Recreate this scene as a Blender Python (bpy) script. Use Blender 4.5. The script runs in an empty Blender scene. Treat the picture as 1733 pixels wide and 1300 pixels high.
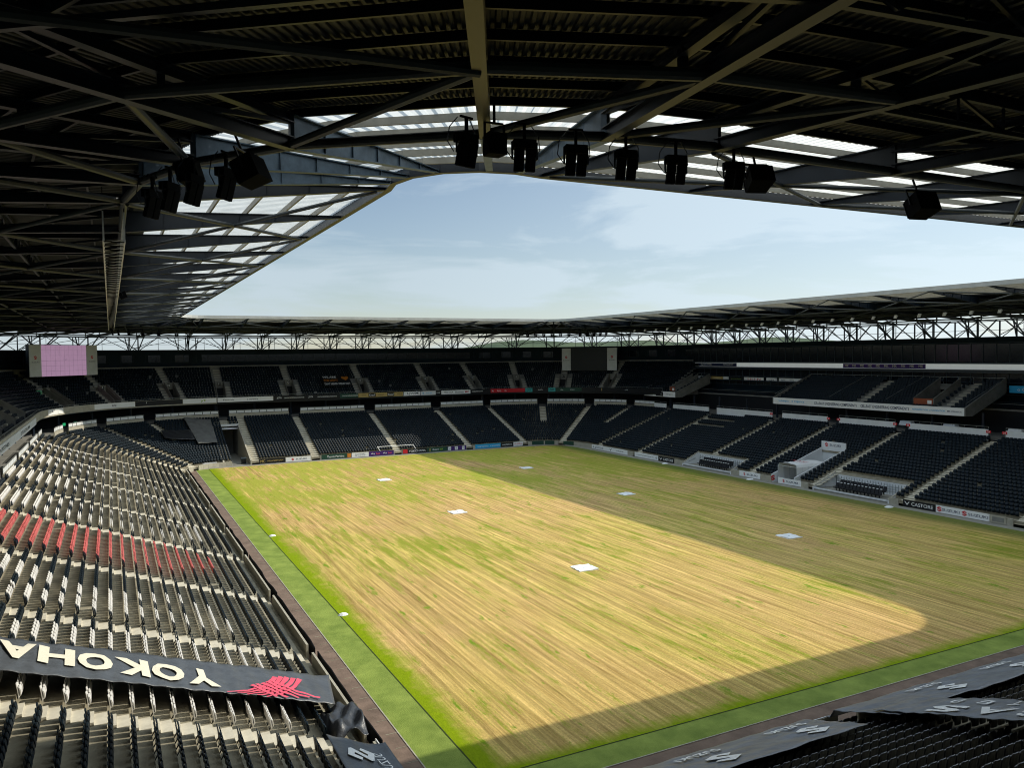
import bpy, math, random
import numpy as np
from mathutils import Vector, Matrix
R = math.radians
random.seed(7)
rng = np.random.default_rng(7)
sc = bpy.context.scene
col = sc.collection

# ------------------------------------------------------------------ camera
CAM = np.array([-12.2906, -29.6668, 18.7931])
FPX = 1342.0
yaw, pit, rol = R(26.8328), R(-2.1149), R(-0.6593)
_f = np.array([math.sin(yaw)*math.cos(pit), math.cos(yaw)*math.cos(pit), math.sin(pit)])
_r = np.cross(_f, [0, 0, 1]); _r /= np.linalg.norm(_r)
_u = np.cross(_r, _f)
CR = _r*math.cos(rol)+_u*math.sin(rol)
CU = -_r*math.sin(rol)+_u*math.cos(rol)
cd = bpy.data.cameras.new('camera'); cam = bpy.data.objects.new('camera', cd); col.objects.link(cam)
cd.sensor_width = 36; cd.lens = FPX/1733*36; cd.clip_start = 0.1; cd.clip_end = 5000
cam.matrix_world = Matrix(((CR[0], CU[0], -_f[0], CAM[0]), (CR[1], CU[1], -_f[1], CAM[1]), (CR[2], CU[2], -_f[2], CAM[2]), (0, 0, 0, 1)))
sc.camera = cam
# ------------------------------------------------------------------ light
SUN = np.array([33.0, -7.5, 26.2]); SUN /= np.linalg.norm(SUN)
sun_el = math.asin(SUN[2]); sun_az = math.atan2(SUN[0], SUN[1])
w = bpy.data.worlds.new('World'); sc.world = w; w.use_nodes = True
nt = w.node_tree; nt.nodes.clear()
out = nt.nodes.new('ShaderNodeOutputWorld')
sky = nt.nodes.new('ShaderNodeTexSky'); sky.sky_type = 'NISHITA'; sky.sun_disc = False
sky.sun_elevation = sun_el; sky.sun_rotation = sun_az; sky.dust_density = 0.4; sky.altitude = 100
bg1 = nt.nodes.new('ShaderNodeBackground'); bg1.inputs[1].default_value = 0.095
nt.links.new(sky.outputs[0], bg1.inputs[0])
tc = nt.nodes.new('ShaderNodeTexCoord')
mp = nt.nodes.new('ShaderNodeMapping'); mp.inputs['Scale'].default_value = (1.3, 1.3, 7.5); mp.inputs['Rotation'].default_value = (0, 0, R(20))
nt.links.new(tc.outputs['Generated'], mp.inputs[0])
nz = nt.nodes.new('ShaderNodeTexNoise'); nz.inputs['Scale'].default_value = 2.1; nz.inputs['Detail'].default_value = 9; nz.inputs['Roughness'].default_value = 0.58; nz.inputs['Distortion'].default_value = 0.35
nt.links.new(mp.outputs[0], nz.inputs[0])
cr = nt.nodes.new('ShaderNodeValToRGB'); cr.color_ramp.elements[0].position = 0.43; cr.color_ramp.elements[0].color = (.0, .0, .0, 1); cr.color_ramp.elements[1].position = 0.575; cr.color_ramp.elements[1].color = (.85, .85, .85, 1)
nt.links.new(nz.outputs['Fac'], cr.inputs[0])
# more veil low down and towards the sun side
sep = nt.nodes.new('ShaderNodeSeparateXYZ'); nt.links.new(tc.outputs['Generated'], sep.inputs[0])
mz = nt.nodes.new('ShaderNodeMapRange'); mz.inputs[1].default_value = 0.0; mz.inputs[2].default_value = 0.34; mz.inputs[3].default_value = 0.30; mz.inputs[4].default_value = 0.0
nt.links.new(sep.outputs[2], mz.inputs[0])
mx = nt.nodes.new('ShaderNodeMapRange'); mx.inputs[1].default_value = 0.25; mx.inputs[2].default_value = 0.85; mx.inputs[3].default_value = 0.0; mx.inputs[4].default_value = 0.5
nt.links.new(sep.outputs[0], mx.inputs[0])
a1 = nt.nodes.new('ShaderNodeMath'); a1.operation = 'ADD'; nt.links.new(cr.outputs[0], a1.inputs[0]); nt.links.new(mz.outputs[0], a1.inputs[1])
a2 = nt.nodes.new('ShaderNodeMath'); a2.operation = 'ADD'; a2.use_clamp = True; nt.links.new(a1.outputs[0], a2.inputs[0]); nt.links.new(mx.outputs[0], a2.inputs[1])
a3 = nt.nodes.new('ShaderNodeMath'); a3.operation = 'MULTIPLY'; a3.inputs[1].default_value = 0.80; nt.links.new(a2.outputs[0], a3.inputs[0])
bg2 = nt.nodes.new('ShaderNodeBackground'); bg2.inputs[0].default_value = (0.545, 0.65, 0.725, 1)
zb_ = nt.nodes.new('ShaderNodeMapRange'); zb_.inputs[1].default_value = 0.36; zb_.inputs[2].default_value = 0.85; zb_.inputs[3].default_value = 1.0; zb_.inputs[4].default_value = 3.3  # cloud overhead, out of view, brightened as added fill for shaded areas
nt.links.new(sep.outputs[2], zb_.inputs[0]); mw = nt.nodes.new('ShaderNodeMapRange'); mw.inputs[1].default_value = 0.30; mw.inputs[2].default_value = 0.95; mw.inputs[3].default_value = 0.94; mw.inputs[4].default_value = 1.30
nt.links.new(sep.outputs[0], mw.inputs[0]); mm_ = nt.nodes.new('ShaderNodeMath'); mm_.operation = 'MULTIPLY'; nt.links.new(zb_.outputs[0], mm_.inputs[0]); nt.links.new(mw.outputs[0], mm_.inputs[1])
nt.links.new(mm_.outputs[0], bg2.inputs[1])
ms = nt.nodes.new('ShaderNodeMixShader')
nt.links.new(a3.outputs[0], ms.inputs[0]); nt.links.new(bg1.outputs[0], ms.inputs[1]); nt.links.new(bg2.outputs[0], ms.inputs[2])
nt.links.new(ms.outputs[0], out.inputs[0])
sd = bpy.data.lights.new('sun', 'SUN'); sd.energy = 3.4; sd.angle = R(0.6); sd.color = (1.0, 0.93, 0.80)
so = bpy.data.objects.new('sun', sd); col.objects.link(so); so.location = (60, -40, 80)
so.rotation_euler = Vector(SUN).to_track_quat('Z', 'Y').to_euler()
sc.view_settings.view_transform = 'Standard'; sc.view_settings.look = 'None'
sc.view_settings.exposure = 0.18; sc.view_settings.gamma = 1.0; sc.view_settings.use_curve_mapping = False
sc.cycles.max_bounces = 6; sc.cycles.diffuse_bounces = 3; sc.cycles.glossy_bounces = 2; sc.cycles.transmission_bounces = 3
sc.cycles.use_denoising = True; sc.cycles.filter_width = 1.05

# ------------------------------------------------------------------ materials
def mat(name, c, rough=0.7, metal=0.0, var=0.0, vs=1.0, c2=None, spec=0.3, bump=0.0, bs=20.0, detail=4, stretch=None):
    m = bpy.data.materials.new(name); m.use_nodes = True
    n = m.node_tree.nodes; l = m.node_tree.links; b = n['Principled BSDF']
    b.inputs['Roughness'].default_value = rough; b.inputs['Metallic'].default_value = metal
    b.inputs['Specular IOR Level'].default_value = spec
    b.inputs['Base Color'].default_value = (*c, 1)
    g = n.new('ShaderNodeNewGeometry')
    src = g.outputs['Position']
    if stretch:
        mpn = n.new('ShaderNodeMapping'); mpn.inputs['Scale'].default_value = stretch; l.new(src, mpn.inputs[0]); src = mpn.outputs[0]
    if var > 0 or c2:
        t = n.new('ShaderNodeTexNoise'); t.inputs['Scale'].default_value = vs; t.inputs['Detail'].default_value = detail; t.inputs['Roughness'].default_value = 0.65
        l.new(src, t.inputs['Vector'])
        r = n.new('ShaderNodeValToRGB'); r.color_ramp.elements[0].position = 0.32; r.color_ramp.elements[1].position = 0.68
        d = c2 or tuple(x*(1-var) for x in c)
        e = c if c2 else tuple(min(1, x*(1+var)) for x in c)
        r.color_ramp.elements[0].color = (*d, 1); r.color_ramp.elements[1].color = (*e, 1)
        l.new(t.outputs['Fac'], r.inputs[0]); l.new(r.outputs[0], b.inputs['Base Color'])
    if bump > 0:
        t2 = n.new('ShaderNodeTexNoise'); t2.inputs['Scale'].default_value = bs; t2.inputs['Detail'].default_value = 3; l.new(src, t2.inputs['Vector'])
        bp = n.new('ShaderNodeBump'); bp.inputs['Strength'].default_value = bump; bp.inputs['Distance'].default_value = 0.05; l.new(t2.outputs['Fac'], bp.inputs['Height']); l.new(bp.outputs[0], b.inputs['Normal'])
    return m

M = {}
M['conc'] = mat('terrace_concrete', (0.30, 0.27, 0.195), 0.9, var=0.30, vs=0.9, detail=8, bump=0.2, bs=6)
M['conc_d'] = mat('grey_concrete', (0.24, 0.235, 0.21), 0.9, var=0.25, vs=0.7, detail=8)
M['step'] = mat('step_concrete', (0.62, 0.575, 0.46), 0.9, var=0.14, vs=1.5, detail=8)
M['wall'] = mat('wall_concrete', (0.42, 0.39, 0.31), 0.85, var=0.15, vs=1.2, detail=6)
M['seat'] = mat('dark_seat_plastic', (0.0055, 0.0125, 0.019), 0.5, var=0.25, vs=0.35, spec=0.22)
M['seat_g'] = mat('glossy_dark_seat_plastic', (0.010, 0.011, 0.013), 0.28, var=0.3, vs=0.9, spec=1.0)
M['tarp_n'] = mat('pale_grey_tarpaulin', (0.17, 0.18, 0.20), 0.4, var=0.25, vs=1.1, spec=0.6, bump=0.9, bs=2.2, detail=7)
M['seat_w'] = mat('white_seat_plastic', (0.78, 0.76, 0.72), 0.45, spec=0.4)
M['seat_r'] = mat('red_seat_plastic', (0.62, 0.15, 0.14), 0.5, var=0.15, vs=1.5, spec=0.4)
M['steel'] = mat('dark_painted_steel', (0.006, 0.013, 0.025), 0.42, var=0.2, vs=0.8, spec=0.5)
M['tube'] = mat('beige_grey_painted_tube', (0.044, 0.055, 0.064), 0.5, var=0.2, vs=0.6, spec=0.5)
M['galv'] = mat('galvanised_steel', (0.10, 0.145, 0.195), 0.42, metal=0.3, var=0.25, vs=2.5, detail=7)
M['deck'] = mat('roof_deck_underside', (0.034, 0.039, 0.042), 0.55, var=0.18, vs=0.5, detail=7)
M['purl'] = mat('pale_purlin_steel', (0.30, 0.29, 0.25), 0.5, var=0.15, vs=1.0)
M['edge'] = mat('roof_edge_gutter', (0.52, 0.52, 0.50), 0.5, var=0.1, vs=0.5)
M['net'] = mat('black_netting', (0.006, 0.007, 0.009), 0.95, spec=0.1)
M['black'] = mat('black_paint', (0.012, 0.013, 0.015), 0.5)
M['facade'] = mat('dark_cladding', (0.004, 0.014, 0.022), 0.6, var=0.25, vs=0.25, spec=0.15)
M['glass'] = mat('dark_glazing', (0.006, 0.010, 0.016), 0.12, spec=0.6)
M['mull'] = mat('mullion_grey', (0.035, 0.05, 0.06), 0.5)
M['pale'] = mat('pale_panel', (0.74, 0.76, 0.76), 0.5, var=0.06, vs=0.8)
M['white'] = mat('white_panel', (0.90, 0.90, 0.88), 0.45)
M['rail'] = mat('rail_metal', (0.26, 0.28, 0.27), 0.45, metal=0.3)
M['navy'] = mat('navy_board', (0.012, 0.018, 0.07), 0.5)
M['purple'] = mat('purple_board', (0.06, 0.02, 0.16), 0.5)
M['redp'] = mat('red_print', (0.60, 0.02, 0.03), 0.5)
M['pink'] = mat('pink_red_print', (0.80, 0.10, 0.16), 0.55)
M['blue'] = mat('sky_blue_board', (0.03, 0.40, 0.72), 0.5)
M['teal'] = mat('teal_board', (0.05, 0.42, 0.40), 0.5)
M['gold'] = mat('gold_print', (0.50, 0.36, 0.12), 0.5)
M['orange'] = mat('orange_print', (0.65, 0.22, 0.03), 0.5)
M['green'] = mat('green_sign', (0.02, 0.38, 0.16), 0.5)
M['lime'] = mat('lime_print', (0.35, 0.55, 0.05), 0.5)
M['dgreen'] = mat('dark_green_board', (0.02, 0.07, 0.045), 0.5)
M['brown'] = mat('brown_panel', (0.30, 0.075, 0.03), 0.6)
M['cream'] = mat('cream_print', (0.80, 0.75, 0.60), 0.6)
M['tarp'] = mat('grey_tarpaulin', (0.080, 0.088, 0.098), 0.42, var=0.22, vs=1.4, spec=0.5, bump=0.7, bs=2.6, detail=7)
M['tarp_b'] = mat('black_tarpaulin', (0.02, 0.021, 0.024), 0.38, var=0.3, vs=2, spec=0.6, bump=0.9, bs=3.0)
M['cover'] = mat('old_grey_cover', (0.15, 0.15, 0.14), 0.8, var=0.25, vs=1.0, detail=7, bump=0.4, bs=2)
M['track'] = mat('brown_track', (0.20, 0.140, 0.105), 0.95, var=0.28, vs=0.8, detail=10, bump=0.3, bs=12)
M['apron'] = mat('grey_apron', (0.27, 0.26, 0.22), 0.9, var=0.15, vs=0.8, detail=8)
M['turf'] = mat('synthetic_turf', (0.30, 0.375, 0.070), 0.9, c2=(0.145, 0.21, 0.028), vs=0.5, detail=12, bump=0.6, bs=20)
M['out'] = mat('outer_ground', (0.06, 0.08, 0.04), 0.95, var=0.3, vs=0.02)
M['hill'] = mat('hill_woodland', (0.09, 0.12, 0.06), 0.95, c2=(0.04, 0.065, 0.035), vs=0.03, detail=10)

def translucent():
    m = bpy.data.materials.new('translucent_sheet'); m.use_nodes = True
    n = m.node_tree.nodes; l = m.node_tree.links; n.clear()
    o = n.new('ShaderNodeOutputMaterial'); t = n.new('ShaderNodeBsdfTranslucent'); d = n.new('ShaderNodeBsdfDiffuse'); mxs = n.new('ShaderNodeMixShader')
    g = n.new('ShaderNodeNewGeometry'); z = n.new('ShaderNodeTexNoise'); z.inputs['Scale'].default_value = 1.2; z.inputs['Detail'].default_value = 6; l.new(g.outputs['Position'], z.inputs[0])
    r = n.new('ShaderNodeValToRGB'); r.color_ramp.elements[0].position = .3; r.color_ramp.elements[0].color = (.68, .69, .66, 1); r.color_ramp.elements[1].position = .7; r.color_ramp.elements[1].color = (.84, .84, .81, 1)
    l.new(z.outputs['Fac'], r.inputs[0]); l.new(r.outputs[0], t.inputs[0])
    d.inputs[0].default_value = (.5, .5, .48, 1); mxs.inputs[0].default_value = .22
    l.new(t.outputs[0], mxs.inputs[1]); l.new(d.outputs[0], mxs.inputs[2]); l.new(mxs.outputs[0], o.inputs[0])
    return m
M['trans'] = translucent()

def grass():
    m = bpy.data.materials.new('worn_pitch_grass'); m.use_nodes = True
    n = m.node_tree.nodes; l = m.node_tree.links; b = n['Principled BSDF']
    b.inputs['Roughness'].default_value = 0.95; b.inputs['Specular IOR Level'].default_value = 0.1
    g = n.new('ShaderNodeNewGeometry'); P = g.outputs['Position']
    sp = n.new('ShaderNodeSeparateXYZ'); l.new(P, sp.inputs[0])
    def noise(scale, det, rough=.6, dist=0., base=None):
        mpn = n.new('ShaderNodeMapping'); mpn.inputs['Scale'].default_value = scale; l.new(P, mpn.inputs[0])
        if base: mpn.inputs['Location'].default_value = base
        t = n.new('ShaderNodeTexNoise'); t.inputs['Scale'].default_value = 1; t.inputs['Detail'].default_value = det; t.inputs['Roughness'].default_value = rough; t.inputs['Distortion'].default_value = dist
        l.new(mpn.outputs[0], t.inputs[0]); return t.outputs['Fac']
    def ramp(v, p0, p1, c0, c1):
        r = n.new('ShaderNodeValToRGB'); r.color_ramp.elements[0].position = p0; r.color_ramp.elements[1].position = p1
        r.color_ramp.elements[0].color = (*c0, 1); r.color_ramp.elements[1].color = (*c1, 1); l.new(v, r.inputs[0]); return r.outputs[0]
    def mixc(f, a, c):
        x = n.new('ShaderNodeMix'); x.data_type = 'RGBA'; l.new(f, x.inputs[0]); l.new(a, x.inputs[6]); l.new(c, x.inputs[7]); return x.outputs[2]
    def math_(op, a, c, clamp=False):
        x = n.new('ShaderNodeMath'); x.operation = op; x.use_clamp = clamp
        for i, v in enumerate((a, c)):
            if isinstance(v, (int, float)): x.inputs[i].default_value = v
            else: l.new(v, x.inputs[i])
        return x.outputs[0]
    K = (0, 0, 0); W = (1, 1, 1)
    sA = noise((3.2, 0.085, 1), 10, .80, .12); sB = noise((1.05, 0.10, 1), 9, .74, .1); fine = noise((6.0, 2.6, 1), 9, .85)
    grain = noise((9, 7, 1), 6, .85); low = noise((.055, .045, 1), 4, .6, .3, (3, 9, 0)); xs = noise((.35, 2.0, 1), 6, .7)
    straw = ramp(sA, .38, .62, (0.34, 0.225, 0.065), (0.84, 0.62, 0.225))
    tint = ramp(low, .35, .65, (1.0, .90, 1.05), (.98, 1.05, .80))
    mt = n.new('ShaderNodeMix'); mt.data_type = 'RGBA'; mt.blend_type = 'MULTIPLY'; mt.inputs[0].default_value = 1; l.new(straw, mt.inputs[6]); l.new(tint, mt.inputs[7]); straw = mt.outputs[2]
    straw = mixc(ramp(xs, .42, .75, K, (.45,)*3), straw, ramp(fine, .3, .7, (0.27, 0.17, 0.04), (0.72, 0.52, 0.17)))
    lines = ramp(noise((2.6, 0.014, 1), 3, .6), .36, .62, (.78,)*3, (1.12,)*3)
    ml = n.new('ShaderNodeMix'); ml.data_type = 'RGBA'; ml.blend_type = 'MULTIPLY'; ml.inputs[0].default_value = 1; l.new(straw, ml.inputs[6]); l.new(lines, ml.inputs[7]); straw = ml.outputs[2]
    ff = n.new('ShaderNodeMapRange'); ff.inputs[1].default_value = 35; ff.inputs[2].default_value = 105; ff.inputs[3].default_value = 0.0; ff.inputs[4].default_value = 0.65; l.new(sp.outputs[1], ff.inputs[0])
    green = mixc(ff.outputs[0], ramp(fine, .28, .72, (0.12, 0.18, 0.008), (0.36, 0.37, 0.035)), ramp(fine, .28, .72, (0.30, 0.32, 0.03), (0.60, 0.58, 0.10)))
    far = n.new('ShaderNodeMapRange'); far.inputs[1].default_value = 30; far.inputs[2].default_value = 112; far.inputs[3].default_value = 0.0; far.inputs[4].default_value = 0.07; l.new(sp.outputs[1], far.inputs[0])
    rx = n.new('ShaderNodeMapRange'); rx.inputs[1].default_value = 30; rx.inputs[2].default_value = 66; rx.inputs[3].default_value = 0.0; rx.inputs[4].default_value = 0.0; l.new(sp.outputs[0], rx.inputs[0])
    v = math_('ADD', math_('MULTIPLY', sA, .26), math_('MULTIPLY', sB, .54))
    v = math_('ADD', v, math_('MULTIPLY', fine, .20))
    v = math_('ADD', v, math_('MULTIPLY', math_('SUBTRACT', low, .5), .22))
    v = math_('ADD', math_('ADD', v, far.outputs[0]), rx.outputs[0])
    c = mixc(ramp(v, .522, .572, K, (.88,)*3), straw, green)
    # small lush streaks
    pt = noise((1.25, 0.30, 1), 5, .68, .15, (13, 5, 0))
    pm = ramp(math_('ADD', math_('ADD', math_('MULTIPLY', pt, .8), math_('MULTIPLY', sB, .2)), math_('MULTIPLY', math_('SUBTRACT', fine, .5), .16)), .585, .635, K, (.92,)*3)
    c = mixc(pm, c, ramp(fine, .3, .7, (0.10, 0.20, 0.008), (0.24, 0.36, 0.02)))
    mg = n.new('ShaderNodeMix'); mg.data_type = 'RGBA'; mg.blend_type = 'MULTIPLY'; mg.inputs[0].default_value = 1; l.new(c, mg.inputs[6]); l.new(ramp(grain, .3, .7, (.60,)*3, (1.32,)*3), mg.inputs[7]); c = mg.outputs[2]
    # yellow-green border beside the synthetic strip (left and near sides), green along the right and far sides
    wob = math_('MULTIPLY', math_('SUBTRACT', noise((.45, .45, 1), 7, .7), .5), 2.6)
    dl = math_('ADD', sp.outputs[0], wob); dn = math_('ADD', math_('ADD', math_('MULTIPLY', sp.outputs[1], 1.25), .25), wob)
    bl = ramp(math_('DIVIDE', math_('MINIMUM', dl, dn), 10), .26, .38, W, K)
    yg = ramp(fine, .25, .75, (0.13, 0.20, 0.002), (0.32, 0.41, 0.005))
    c = mixc(bl, c, yg)
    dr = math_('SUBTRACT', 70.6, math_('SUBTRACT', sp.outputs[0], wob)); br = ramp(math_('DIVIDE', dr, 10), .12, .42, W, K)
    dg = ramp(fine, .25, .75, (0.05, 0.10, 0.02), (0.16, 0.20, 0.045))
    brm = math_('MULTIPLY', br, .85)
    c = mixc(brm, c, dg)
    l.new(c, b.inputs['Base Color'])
    bp = n.new('ShaderNodeBump'); bp.inputs['Strength'].default_value = .5; bp.inputs['Distance'].default_value = .05
    l.new(noise((14, 6, 1), 4), bp.inputs['Height']); l.new(bp.outputs[0], b.inputs['Normal'])
    return m
M['grass'] = grass()

# ------------------------------------------------------------------ object helpers
def tag(o, label=None, cat=None, group=None, kind=None):
    if label: o['label'] = label
    if cat: o['category'] = cat
    if group: o['group'] = group
    if kind: o['kind'] = kind
    return o
def empty(name, loc=(0, 0, 0), label=None, cat=None, group=None):
    o = bpy.data.objects.new(name, None); col.objects.link(o); o.location = loc; o.empty_display_size = .5
    return tag(o, label, cat, group)
def V(*a): return np.array(a, float)
class MB:
    def __init__(s): s.v = []; s.f = []; s.m = []; s.mi = 0
    def face(s, pts):
        b = len(s.v); s.v.extend([tuple(p) for p in pts]); s.f.append(tuple(range(b, b+len(pts)))); s.m.append(s.mi)
    def prism(s, bot, top):
        n = len(bot); b = len(s.v); s.v.extend([tuple(p) for p in bot]); s.v.extend([tuple(p) for p in top])
        s.f.append(tuple(b+i for i in range(n))[::-1]); s.f.append(tuple(b+n+i for i in range(n)))
        for i in range(n):
            j = (i+1) % n; s.f.append((b+i, b+j, b+n+j, b+n+i))
        s.m.extend([s.mi]*(n+2))
    def box(s, x0, x1, y0, y1, z0, z1):
        s.prism([(x0, y0, z0), (x1, y0, z0), (x1, y1, z0), (x0, y1, z0)], [(x0, y0, z1), (x1, y0, z1), (x1, y1, z1), (x0, y1, z1)])
    def bar(s, a, b, w, h, up=(0, 0, 1)):
        a = np.array(a, float); b = np.array(b, float); d = b-a; L = np.linalg.norm(d)
        if L < 1e-6: return
        d /= L; u = np.array(up, float)
        if abs(d@u) > .98: u = V(1, 0, 0)
        r = np.cross(d, u); r /= np.linalg.norm(r); u = np.cross(r, d)
        q = [(-w/2, -h/2), (w/2, -h/2), (w/2, h/2), (-w/2, h/2)]
        s.prism([a+r*x+u*y for x, y in q], [b+r*x+u*y for x, y in q])
    def ibeam(s, a, b, w, h, t=.03):
        a = np.array(a, float); b = np.array(b, float); d = b-a; d /= np.linalg.norm(d); r = np.cross(d, (0, 0, 1)); r /= np.linalg.norm(r); u = np.cross(r, d)
        s.bar(a+u*(h/2-t/2), b+u*(h/2-t/2), w, t); s.bar(a-u*(h/2-t/2), b-u*(h/2-t/2), w, t); s.bar(a, b, t*.8, h-2*t)
    def tube(s, a, b, r, n=10):
        a = np.array(a, float); b = np.array(b, float); d = b-a; L = np.linalg.norm(d)
        if L < 1e-6: return
        d /= L; u = V(0, 0, 1) if abs(d[2]) < .95 else V(1, 0, 0); x = np.cross(d, u); x /= np.linalg.norm(x); y = np.cross(x, d)
        ring = [x*math.cos(2*math.pi*i/n)*r+y*math.sin(2*math.pi*i/n)*r for i in range(n)]
        s.prism([a+q for q in ring], [b+q for q in ring])
    def build(s, name, m, parent=None, smooth=False, **kw):
        me = bpy.data.meshes.new(name); me.from_pydata([tuple(map(float, p)) for p in s.v], [], s.f)
        ms_ = m if isinstance(m, (list, tuple)) else [m]
        for x in ms_: me.materials.append(M[x] if isinstance(x, str) else x)
        if len(ms_) > 1: me.polygons.foreach_set('material_index', s.m)
        if smooth: me.polygons.foreach_set('use_smooth', [True]*len(s.f))
        o = bpy.data.objects.new(name, me); col.objects.link(o)
        if parent:
            o.parent = parent
            o.matrix_parent_inverse = Matrix.Translation(parent.location).inverted() if parent.parent is None else Matrix.Identity(4)
            if parent.parent is not None:
                o.matrix_parent_inverse = Matrix.Identity(4)
        tag(o, **kw); return o

def text_mesh(s, P, right, up, height, width=None, m='black', parent=None, name='lettering', bold=0.0, fn=None, align='CENTER', extr=.004):
    """flat lettering whose centre sits at P"""
    cu = bpy.data.curves.new('t', 'FONT'); cu.body = s; cu.size = 1; cu.offset = bold; cu.extrude = 0; cu.align_x = 'LEFT'; cu.resolution_u = 3
    o = bpy.data.objects.new('t', cu); col.objects.link(o)
    dg = bpy.context.evaluated_depsgraph_get(); me = bpy.data.meshes.new_from_object(o.evaluated_get(dg)); bpy.data.objects.remove(o)
    n = len(me.vertices); co = np.empty(n*3); me.vertices.foreach_get('co', co); co = co.reshape(-1, 3)
    mn = co.min(0); mxx = co.max(0); sz = np.maximum(mxx-mn, 1e-6)
    k = height/sz[1]; kx = (width/sz[0]) if width else k
    lx = (co[:, 0]-(mn[0]+mxx[0])/2)*kx; ly = (co[:, 1]-(mn[1]+mxx[1])/2)*k
    right = np.array(right, float); up = np.array(up, float); right /= np.linalg.norm(right); up /= np.linalg.norm(up)
    W = np.array(P, float)+np.outer(lx, right)+np.outer(ly, up)
    if fn is not None: W = np.array([fn(p) for p in W])
    me.vertices.foreach_set('co', W.ravel()); me.materials.clear(); me.materials.append(M[m]); me.name = name
    ob = bpy.data.objects.new(name, me); col.objects.link(ob)
    if parent: ob.parent = parent; ob.matrix_parent_inverse = Matrix.Translation(parent.location).inverted() if parent.parent is None else Matrix.Identity(4)
    return ob
SLOGO = [[(-.5, .12), (0, .5), (.5, .14), (.5, .02), (.12, .24), (-.02, .14), (.5, -.20), (.5, -.26), (.36, -.36), (-.5, .0)],]
def slogo(P, right, up, size, m, parent, name='emblem', fn=None):
    """angular S mark, point-symmetric"""
    a = [(-.02, .5), (.5, .22), (.28, .10), (-.02, .26), (-.14, .18), (.5, -.14), (.5, -.2)]
    pts = [(-.5, .24), (0, .52), (.5, .24), (.30, .10), (.02, .27), (-.12, .19), (.5, -.14), (.5, -.24)]
    full = pts+[(-x, -y) for x, y in pts]
    mb = MB(); right = np.array(right, float); up = np.array(up, float)
    q = [np.array(P)+right*x*size+up*y*size for x, y in full]
    if fn: q = [fn(p) for p in q]
    mb.face(q); return mb.build(name, m, parent)

# ------------------------------------------------------------------ bowl geometry
X0, X1, Y0, Y1 = -1.9, 72.3, -2.7, 114.6
RB, RR = 8.0, 4.0
import collections
PI = math.pi
def segs(r, q):
    return {'far': ('s', 1, X0+r, X1-r, Y1, V(0, 1)), 'right': ('s', 0, Y0+q, Y1-r, X1, V(1, 0)),
            'near': ('s', 1, X0+q, X1-q, Y0, V(0, -1)), 'left': ('s', 0, Y0+q, Y1-r, X0, V(-1, 0)),
            'FR': ('c', (X1-r, Y1-r), 0, PI/2, r), 'FL': ('c', (X0+r, Y1-r), PI/2, PI, r),
            'NL': ('c', (X0+q, Y0+q), PI, 1.5*PI, q), 'NR': ('c', (X1-q, Y0+q), 1.5*PI, 2*PI, q)}
BOWL, ROOF = segs(RB, 3.0), segs(RR, 4.7)
def pt(S, a, o, z=0.):
    if S[0] == 's':
        if S[1] == 1: return V(a, S[4]+S[5][1]*o, z)
        return V(S[4]+S[5][0]*o, a, z)
    if S is ROOF['NL'] and o < 9.8: o += .75*math.sin(2*(a-PI))*(1-max(o, 0)/9.8)
    c = S[1]; r = S[4]+o; return V(c[0]+r*math.cos(a), c[1]+r*math.sin(a), z)
def outd(S, a):
    if S[0] == 's': return V(S[5][0], S[5][1], 0)
    return V(math.cos(a), math.sin(a), 0)
def rng_(S): return (S[2], S[3])
def mlen(S, o): return 1.0 if S[0] == 's' else S[4]+o
def stations(S, a0, a1, step=R(7.5)):
    if S[0] == 's': return [a0, a1]
    n = max(1, int(math.ceil((a1-a0)/step-1e-6))); return [a0+(a1-a0)*i/n for i in range(n+1)]
def inview(P, mx_=40, my_=40):
    d = np.asarray(P)-CAM; z = d@_f
    if z < 1: return False
    x = d@CR/z*FPX; y = d@CU/z*FPX
    return abs(x) < 866+mx_ and abs(y) < 650+my_
ROWD, RISE, NROW, O1, ZB = 0.8, 0.285, 22, 0.5, 0.62
def nrow(k): return 24 if k in ('left', 'NL') else NROW
def lz(o): return ZB+RISE*(o-O1)/ROWD
UROW, URISE, UO, UZ = 13, 0.48, 20.6, 10.35
AW = 1.25
# aisles: (centre, width, o_from)
AIS = {'far': [(20.6, 1.35, 0), (36.2, 1.35, 0), (51.1, 1.35, 0), (63.6, 1.35, 0), (10.05, 1.2, 0), (6.9, 1.35, 14.9)],
       'right': [(y, 1.3, 0) for y in (20.0, 33.7, 47.6, 59.9, 71.8, 88.3, 101.4)],
       'left': [(y, 1.15, 0) for y in (5.9, 18.3, 31.2, 44.9, 57.8, 72.2, 86.2, 99.6)],
       'near': [(x, 1.2, 0) for x in (19.6, 33.0, 46.0)],
       'FR': [(R(39), 1.35, 0), (R(63), 1.35, 9), (R(16), 1.35, 9)],
       'FL': [(R(140), 1.3, 0), (R(118), 1.35, 9), (R(163), 1.3, 0)],
       'NL': [(R(228), 1.3, 0)], 'NR': [(R(315), 1.3, 0)]}
# holes in the rake (a0, a1, up to offset)
HOLES = {'far': [(4.9, 9.15, 14.9)], 'right': [(63.4, 75.0, 3.7), (50.9, 55.0, 10.1), (35.7, 47.5, 4.5)]}
def cut(iv, a0, a1):
    r = []
    for x, y in iv:
        if a1 <= x or a0 >= y: r.append((x, y)); continue
        if a0 > x: r.append((x, a0))
        if a1 < y: r.append((a1, y))
    return r
SIDES = {'far': 'far', 'right': 'right hand', 'near': 'near', 'left': 'left hand', 'FR': 'far right corner', 'FL': 'far left corner', 'NL': 'near left corner', 'NR': 'near right corner'}

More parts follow.
